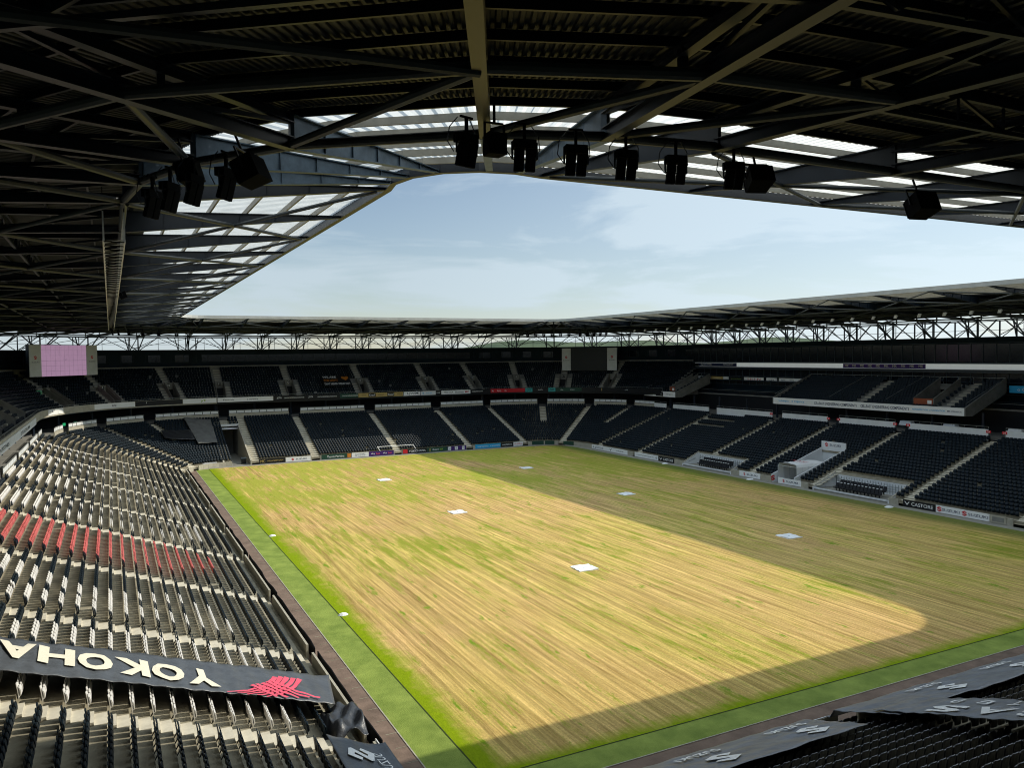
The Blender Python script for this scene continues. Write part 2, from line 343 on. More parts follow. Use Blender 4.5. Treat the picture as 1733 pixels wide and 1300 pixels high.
def build_stand(k):
    S = BOWL[k]; A0, A1 = rng_(S)
    c = pt(S, (A0+A1)/2, 0)
    upper = k not in ('right', 'NR')
    lab = {'far': 'two-tier grandstand across the far end behind the goal', 'right': 'right-hand grandstand with glazed boxes above its dark lower seats',
           'near': 'near end grandstand with tarpaulins along its front rows, bottom right', 'left': 'sunlit left-hand grandstand with pale concrete treads and aisles',
           'FR': 'far right corner of the stands, under the blank dark screen', 'FL': 'far left corner of the stands, under the pink screen',
           'NL': 'near left corner of the stands, bottom edge of the view', 'NR': 'near right corner of the stands, outside the picture edge'}[k]
    root = empty('grandstand', tuple(c), lab, 'grandstand', 'stands around the pitch')
    T = MB(); STD = collections.defaultdict(MB)
    holes = HOLES.get(k, [])
    for i in range(nrow(k)):
        o = O1+ROWD*i; z = ZB+RISE*i
        iv = [(A0, A1)]
        for h in holes:
            if o < h[2]-.01: iv = cut(iv, h[0], h[1])
        for x, y in iv:
            s = stations(S, x, y)
            for p, q in zip(s[:-1], s[1:]):
                T.face([pt(S, p, o, z), pt(S, q, o, z), pt(S, q, o+ROWD, z), pt(S, p, o+ROWD, z)])
                zz = z-RISE if i else 0.3
                T.face([pt(S, p, o, zz), pt(S, q, o, zz), pt(S, q, o, z), pt(S, p, o, z)])
        for a, wd, of in AIS[k]:
            if o < of: continue
            if any(o < h[2] and h[0] < a < h[1] for h in holes): continue
            hw = wd/2/mlen(S, o); ST = STD[a]
            a0, a1 = a-hw, a+hw
            # full tread slab with a half step against the next riser
            oo = o+.46
            ST.prism([pt(S, a0, oo, z), pt(S, a1, oo, z), pt(S, a1, o+ROWD-.003, z), pt(S, a0, o+ROWD-.003, z)],
                     [pt(S, a0, oo, z+RISE/2), pt(S, a1, oo, z+RISE/2), pt(S, a1, o+ROWD-.003, z+RISE/2), pt(S, a0, o+ROWD-.003, z+RISE/2)])
            ST.prism([pt(S, a0, o-.012, z-.04), pt(S, a1, o-.012, z-.04), pt(S, a1, oo-.003, z-.04), pt(S, a0, oo-.003, z-.04)],
                     [pt(S, a0, o-.012, z+.014), pt(S, a1, o-.012, z+.014), pt(S, a1, oo-.003, z+.014), pt(S, a0, oo-.003, z+.014)])
    # front walkway
    iv = [(A0, A1)]
    for h in holes: iv = cut(iv, h[0], h[1])
    for x, y in iv:
        s = stations(S, x, y)
        for p, q in zip(s[:-1], s[1:]): T.face([pt(S, p, .1, .3), pt(S, q, .1, .3), pt(S, q, O1, .3), pt(S, p, O1, .3)])
    T.build('terrace', 'conc', root)
    for q_ in STD.values(): q_.build('aisle_steps', 'step', root)
    # front wall with gaps at the aisles
    iv2 = list(iv)
    for a, wd, of in AIS[k]:
        if of == 0: hw = .7/mlen(S, 0); iv2 = cut(iv2, a-hw, a+hw)
    zt = {'left': 1.12, 'NL': 1.12, 'near': 1.08}.get(k, .80)
    for x, y in iv2:
        W_ = MB(); s = stations(S, x, y)
        if S[0] == 's':
            n = max(1, int((y-x)/4.2)); s = [x+(y-x)*j/n for j in range(n+1)]
        for p, q in zip(s[:-1], s[1:]):
            g = .015/mlen(S, 0)
            W_.prism([pt(S, p+g, 0, 0), pt(S, q-g, 0, 0), pt(S, q-g, .13, 0), pt(S, p+g, .13, 0)], [pt(S, p+g, 0, zt), pt(S, q-g, 0, zt), pt(S, q-g, .13, zt), pt(S, p+g, .13, zt)])
        W_.build('front_wall', 'wall', root)
    # wall at the top of the lower tier, in lengths between the aisles
    OT = O1+ROWD*nrow(k); dz_ = RISE*(nrow(k)-22)
    aa = sorted([a for a, wd, of in AIS[k] if not (k == 'far' and a == 10.05)])
    ed = [A0]+aa+[A1]
    for j in range(len(ed)-1):
        m_ = 1.15/mlen(S, OT)
        x = ed[j]+(m_ if j else 0); y = ed[j+1]-(m_ if j < len(ed)-2 else 0)
        if y-x < 1/mlen(S, OT): continue
        PW = MB(); PN = MB(); PR = MB(); s = stations(S, x, y, R(6))
        for p, q in zip(s[:-1], s[1:]):
            base, top = 6.75+dz_, (8.25 if k == 'right' else 7.95)
            PW.prism([pt(S, p, OT, base), pt(S, q, OT, base), pt(S, q, OT+.15, base), pt(S, p, OT+.15, base)], [pt(S, p, OT, top), pt(S, q, OT, top), pt(S, q, OT+.15, top), pt(S, p, OT+.15, top)])
        if k != 'right':   # pale infill panels under a rail
            L = (y-x)*mlen(S, OT); n = max(1, int(L/1.35)); st = (y-x)/n
            for t in range(n):
                p = x+st*t; q = p+st; g = .07/mlen(S, OT)
                PN.prism([pt(S, p+g, OT+.04, 8.03), pt(S, q-g, OT+.04, 8.03), pt(S, q-g, OT+.07, 8.03), pt(S, p+g, OT+.07, 8.03)], [pt(S, p+g, OT+.04, 8.5), pt(S, q-g, OT+.04, 8.5), pt(S, q-g, OT+.07, 8.5), pt(S, p+g, OT+.07, 8.5)])
                PR.bar(pt(S, p, OT+.06, 7.95), pt(S, p, OT+.06, 8.62), .05, .05)
                PR.bar(pt(S, p, OT+.06, 8.6), pt(S, q, OT+.06, 8.6), .05, .05)
        else:
            PR.bar(pt(S, x, OT+.08, 8.6), pt(S, y, OT+.08, 8.6), .04, .04)
            n = max(1, int((y-x)/1.6))
            for t in range(n+1): PR.bar(pt(S, x+(y-x)*t/n, OT+.08, 8.35), pt(S, x+(y-x)*t/n, OT+.08, 8.62), .03, .03)
        pw_ = PW.build('parapet', 'wall' if k != 'right' else 'pale', root)
        if PN.f: PN.build('infill_panels', 'pale', pw_)
        PR.build('guard_rail', 'rail', pw_)
    # concourse: floor, dark back wall, columns
    C_ = MB(); s = stations(S, A0, A1)
    for p, q in zip(s[:-1], s[1:]):
        C_.face([pt(S, p, OT, 6.9+dz_), pt(S, q, OT, 6.9+dz_), pt(S, q, 29, 6.9), pt(S, p, 29, 6.9)])
    C_.build('concourse_floor', 'conc_d', root)
    BW = MB()
    for p, q in zip(s[:-1], s[1:]):
        BW.prism([pt(S, p, 28, 0), pt(S, q, 28, 0), pt(S, q, 28.3, 0), pt(S, p, 28.3, 0)], [pt(S, p, 28, 10.2), pt(S, q, 28, 10.2), pt(S, q, 28.3, 10.2), pt(S, p, 28.3, 10.2)])
    BW.build('concourse_wall', 'black', root)
    n = max(2, int((A1-A0)*mlen(S, 21.5)/7.2))
    for j in range(n+1):
        CO = MB(); a = A0+(A1-A0)*(j+.02)/(n+.04); P = pt(S, a, 22.5, 6.9); CO.tube(P, P+V(0, 0, 3.1), .2, 8); CO.build('column', 'steel', root)
    # outer facade and dark cladding band under the roof gap
    FB = MB(); of = 32.5 if upper else 31.0
    zl = 15.8 if upper else 0
    for p, q in zip(s[:-1], s[1:]):
        FB.prism([pt(S, p, of, zl), pt(S, q, of, zl), pt(S, q, of+.3, zl), pt(S, p, of+.3, zl)], [pt(S, p, of, 20.45), pt(S, q, of, 20.45), pt(S, q, of+.3, 20.45), pt(S, p, of+.3, 20.45)])
    FB.build('cladding', 'facade', root)
    if upper:
        n = int((A1-A0)*mlen(S, of)/2.4)
        for j in range(n):
            GL = MB(); p, q = A0+(A1-A0)*j/n, A0+(A1-A0)*(j+1)/n
            GL.prism([pt(S, p, of-.05, 18.05), pt(S, q, of-.05, 18.05), pt(S, q, of-.003, 18.05), pt(S, p, of-.003, 18.05)], [pt(S, p, of-.05, 19.5), pt(S, q, of-.05, 19.5), pt(S, q, of-.003, 19.5), pt(S, p, of-.003, 19.5)])
            GL.mi = 1; e_ = .03/mlen(S, of); GL.bar(pt(S, p+e_, of-.08, 18.0), pt(S, p+e_, of-.08, 19.55), .07, .05)
            GL.build('window', ['glass', 'mull'], root)
        BD = MB()
        for p, q in zip(s[:-1], s[1:]):
            BD.prism([pt(S, p, 31.2, 15.9), pt(S, q, 31.2, 15.9), pt(S, q, 32.48, 15.9), pt(S, p, 32.48, 15.9)], [pt(S, p, 31.2, 17.2), pt(S, q, 31.2, 17.2), pt(S, q, 32.48, 17.2), pt(S, p, 32.48, 17.2)])
        BD.build('back_wall', 'conc_d', root)
        # upper tier
        U = MB(); USD = collections.defaultdict(MB); VOD = collections.defaultdict(MB); VDD = collections.defaultdict(MB); HR = MB()
        for i in range(UROW):
            o = UO+ROWD*i; z = UZ+URISE*i
            iv = [(A0, A1)]
            if i < 6:
                for a in UA.get(k, []):
                    hw = .75/mlen(S, o); iv = cut(iv, a-hw, a+hw)
            for x, y in iv:
                ss = stations(S, x, y)
                for p, q in zip(ss[:-1], ss[1:]):
                    U.face([pt(S, p, o, z), pt(S, q, o, z), pt(S, q, o+ROWD, z), pt(S, p, o+ROWD, z)])
                    U.face([pt(S, p, o, z-URISE), pt(S, q, o, z-URISE), pt(S, q, o, z), pt(S, p, o, z)])
            for a in UA.get(k, []):
                ml = mlen(S, o)
                if i < 6: sp_ = [(a-1.95/ml, a-.85/ml), (a+.85/ml, a+1.95/ml)]
                else: sp_ = [(a-.62/ml, a+.62/ml)]
                for ns_, (a0, a1) in enumerate(sp_):
                    US = USD[(a, ns_ if i < 6 else 2)]
                    for oo, o2, zt_ in ((o+.45, o+ROWD-.003, z+URISE/2), (o-.01, o+.447, z+.012)):
                        US.prism([pt(S, a0, oo, z-.04), pt(S, a1, oo, z-.04), pt(S, a1, o2, z-.04), pt(S, a0, o2, z-.04)], [pt(S, a0, oo, zt_), pt(S, a1, oo, zt_), pt(S, a1, o2, zt_), pt(S, a0, o2, zt_)])
        for a in UA.get(k, []):
            of0, of1 = UO+.6, UO+4.8; zt_ = UZ+URISE*6
            VD = VDD[a]
            for sgn in (-1, 1):
                VO = VOD[(a, sgn)]
                e = sgn*.75/mlen(S, of1); e2 = sgn*.85/mlen(S, of1)
                VO.prism([pt(S, a+e, of0, UZ-.3), pt(S, a+e2, of0, UZ-.3), pt(S, a+e2, of1, UZ-.3), pt(S, a+e, of1, UZ-.3)], [pt(S, a+e, of0, UZ+.9), pt(S, a+e2, of0, UZ+.9), pt(S, a+e2, of1, zt_+.75), pt(S, a+e, of1, zt_+.75)])
                VO.bar(pt(S, a+e2, of0, UZ+1.05), pt(S, a+e2, of1, zt_+.9), .05, .3)
            e = .8/mlen(S, of1); VO = VOD[(a, 0)]
            VO.prism([pt(S, a-e, of1, zt_-.2), pt(S, a+e, of1, zt_-.2), pt(S, a+e, of1+.12, zt_-.2), pt(S, a-e, of1+.12, zt_-.2)], [pt(S, a-e, of1, zt_+.8), pt(S, a+e, of1, zt_+.8), pt(S, a+e, of1+.12, zt_+.8), pt(S, a-e, of1+.12, zt_+.8)])
            VD.prism([pt(S, a-e, of1+.5, UZ-.3), pt(S, a+e, of1+.5, UZ-.3), pt(S, a+e, of1+.6, UZ-.3), pt(S, a-e, of1+.6, UZ-.3)], [pt(S, a-e, of1+.5, zt_), pt(S, a+e, of1+.5, zt_), pt(S, a+e, of1+.6, zt_), pt(S, a-e, of1+.6, zt_)])
        U.build('upper_terrace', 'conc_d', root)
        for q_ in USD.values(): q_.build('upper_steps', 'wall', root)
        for q_ in VOD.values(): q_.build('entrance_wall', 'conc_d', root)
        for q_ in VDD.values(): q_.build('entrance_opening', 'black', root)
        # fascia and soffit of the upper tier
        F_ = MB(); SO = MB()
        for p, q in zip(s[:-1], s[1:]):
            F_.prism([pt(S, p, 20, 9.9), pt(S, q, 20, 9.9), pt(S, q, 20.2, 9.9), pt(S, p, 20.2, 9.9)], [pt(S, p, 20, 11.05), pt(S, q, 20, 11.05), pt(S, q, 20.2, 11.05), pt(S, p, 20.2, 11.05)])
            SO.prism([pt(S, p, 20.2, 9.75), pt(S, q, 20.2, 9.75), pt(S, q, 32.4, 9.75), pt(S, p, 32.4, 9.75)], [pt(S, p, 20.2, 9.87), pt(S, q, 20.2, 9.87), pt(S, q, 32.4, 9.87), pt(S, p, 32.4, 9.87)])
            HR.bar(pt(S, p, 20.3, 11.3), pt(S, q, 20.3, 11.3), .04, .04)
        n = int((A1-A0)*mlen(S, 20)/1.5)
        for j in range(n+1):
            a = A0+(A1-A0)*j/n; HR.bar(pt(S, a, 20.3, 10.4), pt(S, a, 20.3, 11.3), .035, .035)
        F_.build('fascia', 'wall' if k in ('FL', 'left', 'NL') else 'black', root); SO.build('soffit', 'steel', root); HR.build('upper_rail', 'rail', root)
        # end walls so that the tier is solid
        BK = MB()
        for p, q in zip(s[:-1], s[1:]): BK.face([pt(S, p, 32.4, 0), pt(S, q, 32.4, 0), pt(S, q, 32.4, 15.9), pt(S, p, 32.4, 15.9)])
        BK.build('outer_wall', 'facade', root)
    return root
UA = {'far': [7.2, 20.9, 36.3, 51.4, 63.0], 'FL': [R(104.5), R(126.5), R(147)], 'FR': [R(73.3), R(53.7), R(33)], 'left': [y for y in (99, 86, 72, 58)], 'NL': [], 'near': []}
stand = {k: build_stand(k) for k in SIDES}

# ------------------------------------------------------------------ ground
def sheet(name, x0, x1, y0, y1, z, m, kind='structure'):
    b = MB(); b.face([(x0, y0, z), (x1, y0, z), (x1, y1, z), (x0, y1, z)]); return b.build(name, m, kind=kind)
sheet('ground', -2500, 2500, -2500, 2500, -.06, 'out')
sheet('track', X0, X1, Y0, Y1, 0.0, 'track')
b = MB(); b.face([(0.02, Y1-1.75, .006), (X1, Y1-1.75, .006), (X1, Y1, .006), (X0, Y1, .006), (X0, Y1-2.2, .006)]); b.face([(X1-1.7, 0, .006), (X1, 0, .006), (X1, Y1-1.76, .006), (X1-1.7, Y1-1.76, .006)]); b.build('apron', 'apron', kind='structure')
b = MB(); b.face([(0, 0, .012), (70.9, 0, .012), (70.9, 1.75, .012), (0, 1.75, .012)]); b.face([(0, 1.75, .012), (2.05, 1.75, .012), (2.05, 112.6, .012), (0, 112.6, .012)]); b.build('artificial_turf', 'turf', kind='structure')
b = MB(); b.face([(2.05, 1.75, .018), (70.9, 1.75, .018), (70.9, 107.5, .018), (69.6, 110.6, .018), (66, 112.4, .018), (62, 113.0, .018), (2.05, 113.0, .018)]); b.build('field', 'grass', kind='structure')
b = MB(); b.box(2.02, 2.09, 1.75, 112.6, .012, .024); b.box(2.09, 70.9, 1.72, 1.79, .012, .024); b.build('turf_seam', M.setdefault('seam', mat('seam', (.035, .055, .008), .9)), kind='structure')
b = MB(); j = 0
for y in np.arange(1.5, 110, 1.55): b.box(-.62, -.02, y, y+.05, .004, .010)
b.build('track_marks', 'conc', kind='structure')
b = MB(); b.box(-.03, .03, -.03, 112.6, .008, .03); b.box(.03, 70.9, -.03, .03, .008, .03); b.build('turf_kerb', 'wall', kind='structure')
# ------------------------------------------------------------------ seats
def seat_parts():
    """local frame: +Y faces the pitch, origin on the tread at the riser behind the seat"""
    back = MB()
    prof = [(.38, .17, .13), (.40, .26, .135), (.435, .36, .135), (.43, .58, .11), (.42, .74, .085), (.38, .83, .07), (.27, .865, .062)]
    prof = [(w_, z, y) for w_, z, y in prof]
    fr, bk = [], []
    for w_, z, y in prof:
        cu = .022
        fr.append([(-w_/2, y+cu, z), (-w_/4, y+.004, z), (w_/4, y+.004, z), (w_/2, y+cu, z)]); bk.append([(-w_/2, y+cu-.028, z), (-w_/4, y-.026, z), (w_/4, y-.026, z), (w_/2, y+cu-.028, z)])
    n = len(prof)
    for j in range(1, n-1):
        for i in range(3):
            back.face([fr[j][i], fr[j][i+1], fr[j+1][i+1], fr[j+1][i]]); back.face([bk[j][i+1], bk[j][i], bk[j+1][i], bk[j+1][i+1]])
        back.face([bk[j][0], fr[j][0], fr[j+1][0], bk[j+1][0]]); back.face([fr[j][3], bk[j][3], bk[j+1][3], fr[j+1][3]])
    for i in range(3): back.face([bk[n-1][i], fr[n-1][i], fr[n-1][i+1], bk[n-1][i+1]][::-1]); back.face([fr[1][i], bk[1][i], bk[1][i+1], fr[1][i+1]][::-1])
    pan = MB()   # tipped-up seat
    pp = [(.36, .38, .20), (.41, .44, .235), (.41, .60, .225), (.41, .71, .195), (.30, .75, .18)]
    A = [[(-w_/2, y, z), (w_/2, y, z)] for w_, z, y in pp]; B = [[(-w_/2, y-.045, z), (w_/2, y-.045, z)] for w_, z, y in pp]
    for j in range(len(pp)-1):
        pan.face([A[j][1], A[j][0], A[j+1][0], A[j+1][1]]); pan.face([B[j][0], B[j][1], B[j+1][1], B[j+1][0]])
        pan.face([A[j][0], B[j][0], B[j+1][0], A[j+1][0]]); pan.face([B[j][1], A[j][1], A[j+1][1], B[j+1][1]])
    pan.face([A[-1][0], B[-1][0], B[-1][1], A[-1][1]]); pan.face([B[0][0], A[0][0], A[0][1], B[0][1]])
    br = MB(); br.bar((0, .0, .12), (0, .14, .36), .05, .04); br.bar((0, .12, .34), (0, .2, .40), .30, .04)
    return back, pan, br
SB, SP, SBR = seat_parts()
def low_seat():
    b = MB()
    b.prism([(-.22, .12, .32), (.22, .12, .32), (.22, .16, .32), (-.22, .16, .32)], [(-.19, .10, .84), (.19, .10, .84), (.19, .14, .84), (-.19, .14, .84)])
    b.prism([(-.21, .25, .40), (.21, .25, .40), (.21, .32, .42), (-.21, .32, .42)], [(-.19, .22, .76), (.19, .22, .76), (.19, .27, .78), (-.19, .27, .78)])
    return b
SL = low_seat()
def strips(i, y):
    """colour pattern picked out in the left stand: 0 dark, 1 white, 2 red"""
    def s(a, b): return a < y < b
    if 31.2 < y < 44.2:
        lo = 32.7 if i >= 7 else 36.6-(i-3)*.95
        hi = 42.3 if i >= 7 else 39.9+(i-3)*.6
        return 2 if (i >= 3 and lo < y < hi) else 0
    if y < 18.3:
        if i >= 3 and (s(5.9, 8.3+.0*i) or s(13.1, 16.9-.09*i)): return 1
        if i == 23 and s(8, 13): return 1
    elif y < 31.2:
        if i >= 14: return 1 if (s(19.5, 21.3+.2*(i-14)) or s(22.1+.5*(i-14), 24.1+.75*(i-14))) else 0
        if i >= 11: return 1 if s(19.4, 23.9) else 0
        if i >= 7: return 1 if (s(19.5, 21.6) or s(22.4+.35*(11-i), 24.4+.35*(11-i))) else 0
        if i >= 5: return 1 if s(19.2, 24.3) else 0
        if i >= 4: return 1 if s(19.6, 22.2) else 0
    elif y < 57.8:
        if i >= 19: return 1 if s(46.1, 53.2) else 0
        if i >= 17: return 1 if (s(50.1, 52.9) or s(45.3, 47.6)) else 0
        if i >= 5: return 1 if (s(45.2, 47.9) or s(51.2, 52.8)) else 0
        if i >= 3: return 1 if s(46.4, 53.4) else 0
    elif y < 72.2:
        if i >= 17: return 1 if s(60, 66.4) else 0
        if i >= 6: return 1 if (s(60.4, 62.4) or s(65.4, 67.2)) else 0
        if i >= 4: return 1 if s(57.8, 65.2) else 0
    elif y < 86.2:
        if i >= 5: return 1 if (s(74.5, 76.6) or (s(79.6, 81.4) and i > 9) or (i in (20, 21) and s(75, 81))) else 0
    elif y < 99.5 and i > 7:
        return 1 if (s(88.5, 90.5) or (s(93.2, 94.8) and i > 14)) else 0
    return 0
seatrec = []    # x, y, z, angle, colour, side, row, n-th, segment id
def run_rows(k, upper):
    S = BOWL[k]; A0, A1 = rng_(S)
    N, o0, z0, rise = (UROW, UO, UZ, URISE) if upper else (nrow(k), O1, ZB, RISE)
    for i in range(N):
        o = o0+ROWD*i; z = z0+rise*i; om = o+ROWD-.12; ml = mlen(S, om); iv = [(A0, A1)]
        if upper:
            for a in UA.get(k, []): hw = (2.05 if i < 7 else .75)/ml; iv = cut(iv, a-hw, a+hw)
        else:
            for a, wd, of in AIS[k]:
                if o >= of: iv = cut(iv, a-(wd/2+.05)/ml, a+(wd/2+.05)/ml)
            for h in HOLES.get(k, []):
                if o < h[2]-.01: iv = cut(iv, h[0]-.25, h[1]+.25)
            if k == 'right' and 15 <= i <= 21: iv = cut(iv, 79.5, 87.6) if i % 3 == 0 else iv
        for si, (x, y) in enumerate(iv):
            L = (y-x)*ml; n = int(L/.50)
            if n < 1: continue
            st = (y-x)/n
            for t in range(n):
                a = x+st*(t+.5); P = pt(S, a, o+ROWD, z)
                if not inview(P) or random.random() < .004: continue
                d = outd(S, a); ang = math.atan2(d[0], -d[1])   # +Y local -> -d
                c = strips(i, a) if (k == 'left' and not upper) else 0
                if k in ('near', 'NL') and not upper: c = 3
                seatrec.append((P[0], P[1], P[2], ang, c, k, i, t, si, n, upper))
for k in SIDES:
    run_rows(k, False)
    if k not in ('right', 'NR'): run_rows(k, True)
def covered(r):
    x, y, z, k, i, up = r[0], r[1], r[2], r[5], r[6], r[10]
    if up: return False
    if k in ('left', 'NL') and abs(y-(10.6+.115*x+.25)) < 2.7: return True
    if k == 'left' and i <= 2 and y < 12.5: return True
    if k == 'near' and (i <= 4 or 16.5 < x < 22): return True
    return False
order = sorted([j for j, r in enumerate(seatrec) if inview(r[:3], -6, -6) and not covered(r)], key=lambda j: np.linalg.norm(np.array(seatrec[j][:3])-CAM))[:300]
near_set = set(order)
ORD = lambda n: '%d%s' % (n, 'th' if 10 <= n % 100 <= 20 else {1: 'st', 2: 'nd', 3: 'rd'}.get(n % 10, 'th'))
# shared part meshes, one set per colour
SM = {}
for c, mn in ((0, 'seat'), (1, 'seat_w'), (2, 'seat_r'), (3, 'seat_g')):
    SM[c] = []
    for mb, nm in ((SB, 'backrest'), (SP, 'seat_pan'), (SBR, 'bracket')):
        me = bpy.data.meshes.new(nm); me.from_pydata(mb.v, [], mb.f); me.materials.append(M[mn if nm != 'bracket' else 'steel']); me.update(); SM[c].append((nm, me))
CN = {0: 'dark grey', 1: 'white', 2: 'red', 3: 'black'}
for j in order:
    x, y, z, ang, c, k, i, t, si, n, up = seatrec[j]
    e = bpy.data.objects.new('stadium_seat', None); col.objects.link(e); e.location = (x, y, z); e.rotation_euler = (0, 0, ang); e.empty_display_size = .2
    if k == 'near': where = 'bottom right stand, %s row up, %s from the left end' % (ORD(i+1), ORD(t+1)) if si == 0 else 'bottom right stand beyond the draped banner, %s row, %s along' % (ORD(i+1), ORD(t+1))
    elif k == 'left': where = '%s row from the pitch, %s seat %s' % (ORD(i+1), ORD(t+1), 'above the lowest left aisle' if si == 1 else ('below the lowest left aisle' if si == 0 else 'beyond the second aisle'))
    else: where = 'near left corner, %s row, %s seat' % (ORD(i+1), ORD(t+1)+(', second block' if si else ''))
    tag(e, CN[c]+' tip-up seat, '+where, 'seat', 'tip-up seats in the lower tier')
    for nm, me in SM[c]:
        o = bpy.data.objects.new(nm, me); col.objects.link(o); o.parent = e
# all the other seats as one mesh
def batch(recs, mb, mats):
    v = np.array(mb.v); fl = [len(f) for f in mb.f]; fi = np.concatenate([np.array(f) for f in mb.f])
    nv = len(v); n = len(recs)
    a = np.array([r[3] for r in recs]); P = np.array([r[:3] for r in recs])
    a = a+rng.normal(0, .03, n)
    ca, sa = np.cos(a)[:, None], np.sin(a)[:, None]
    X = v[None, :, 0]*ca-v[None, :, 1]*sa+P[:, 0:1]; Y = v[None, :, 0]*sa+v[None, :, 1]*ca+P[:, 1:2]; Z = v[None, :, 2]+P[:, 2:3]
    co = np.stack([X, Y, Z], -1).reshape(-1, 3)
    loops = (fi[None, :]+np.arange(n)[:, None]*nv).ravel(); ls = np.tile(np.array(fl), n)
    mi = np.repeat(np.array([r[4] for r in recs]), len(fl))
    return co, loops, ls, mi
rest = [r for j, r in enumerate(seatrec) if j not in near_set and not (covered(r) and r[5] == 'zz')]
hi = [r for r in rest if not r[10] and np.linalg.norm(np.array(r[:3])-CAM) < 75]
lo = [r for r in rest if not (not r[10] and np.linalg.norm(np.array(r[:3])-CAM) < 75)]
HS = MB(); HS.v = SB.v+SP.v; HS.f = SB.f+[tuple(q+len(SB.v) for q in f) for f in SP.f]
c1, l1, s1, m1 = batch(hi, HS, 0); c2, l2, s2, m2 = batch(lo, SL, 0)
co = np.concatenate([c1, c2]); lp = np.concatenate([l1, l2+len(c1)]); ls = np.concatenate([s1, s2]); mi = np.concatenate([m1, m2])
me = bpy.data.meshes.new('seat_rows'); me.vertices.add(len(co)); me.vertices.foreach_set('co', co.ravel()); me.loops.add(len(lp)); me.loops.foreach_set('vertex_index', lp.astype(np.int32))
me.polygons.add(len(ls)); me.polygons.foreach_set('loop_start', (np.cumsum(ls)-ls).astype(np.int32)); me.polygons.foreach_set('material_index', mi.astype(np.int32)); me.update(calc_edges=True); me.validate()
for q in ('seat', 'seat_w', 'seat_r', 'seat_g'): me.materials.append(M[q])
o = bpy.data.objects.new('seat_rows', me); col.objects.link(o)
tag(o, 'thousands of dark tip-up seats in rows filling both tiers all round', 'seats', kind='stuff')
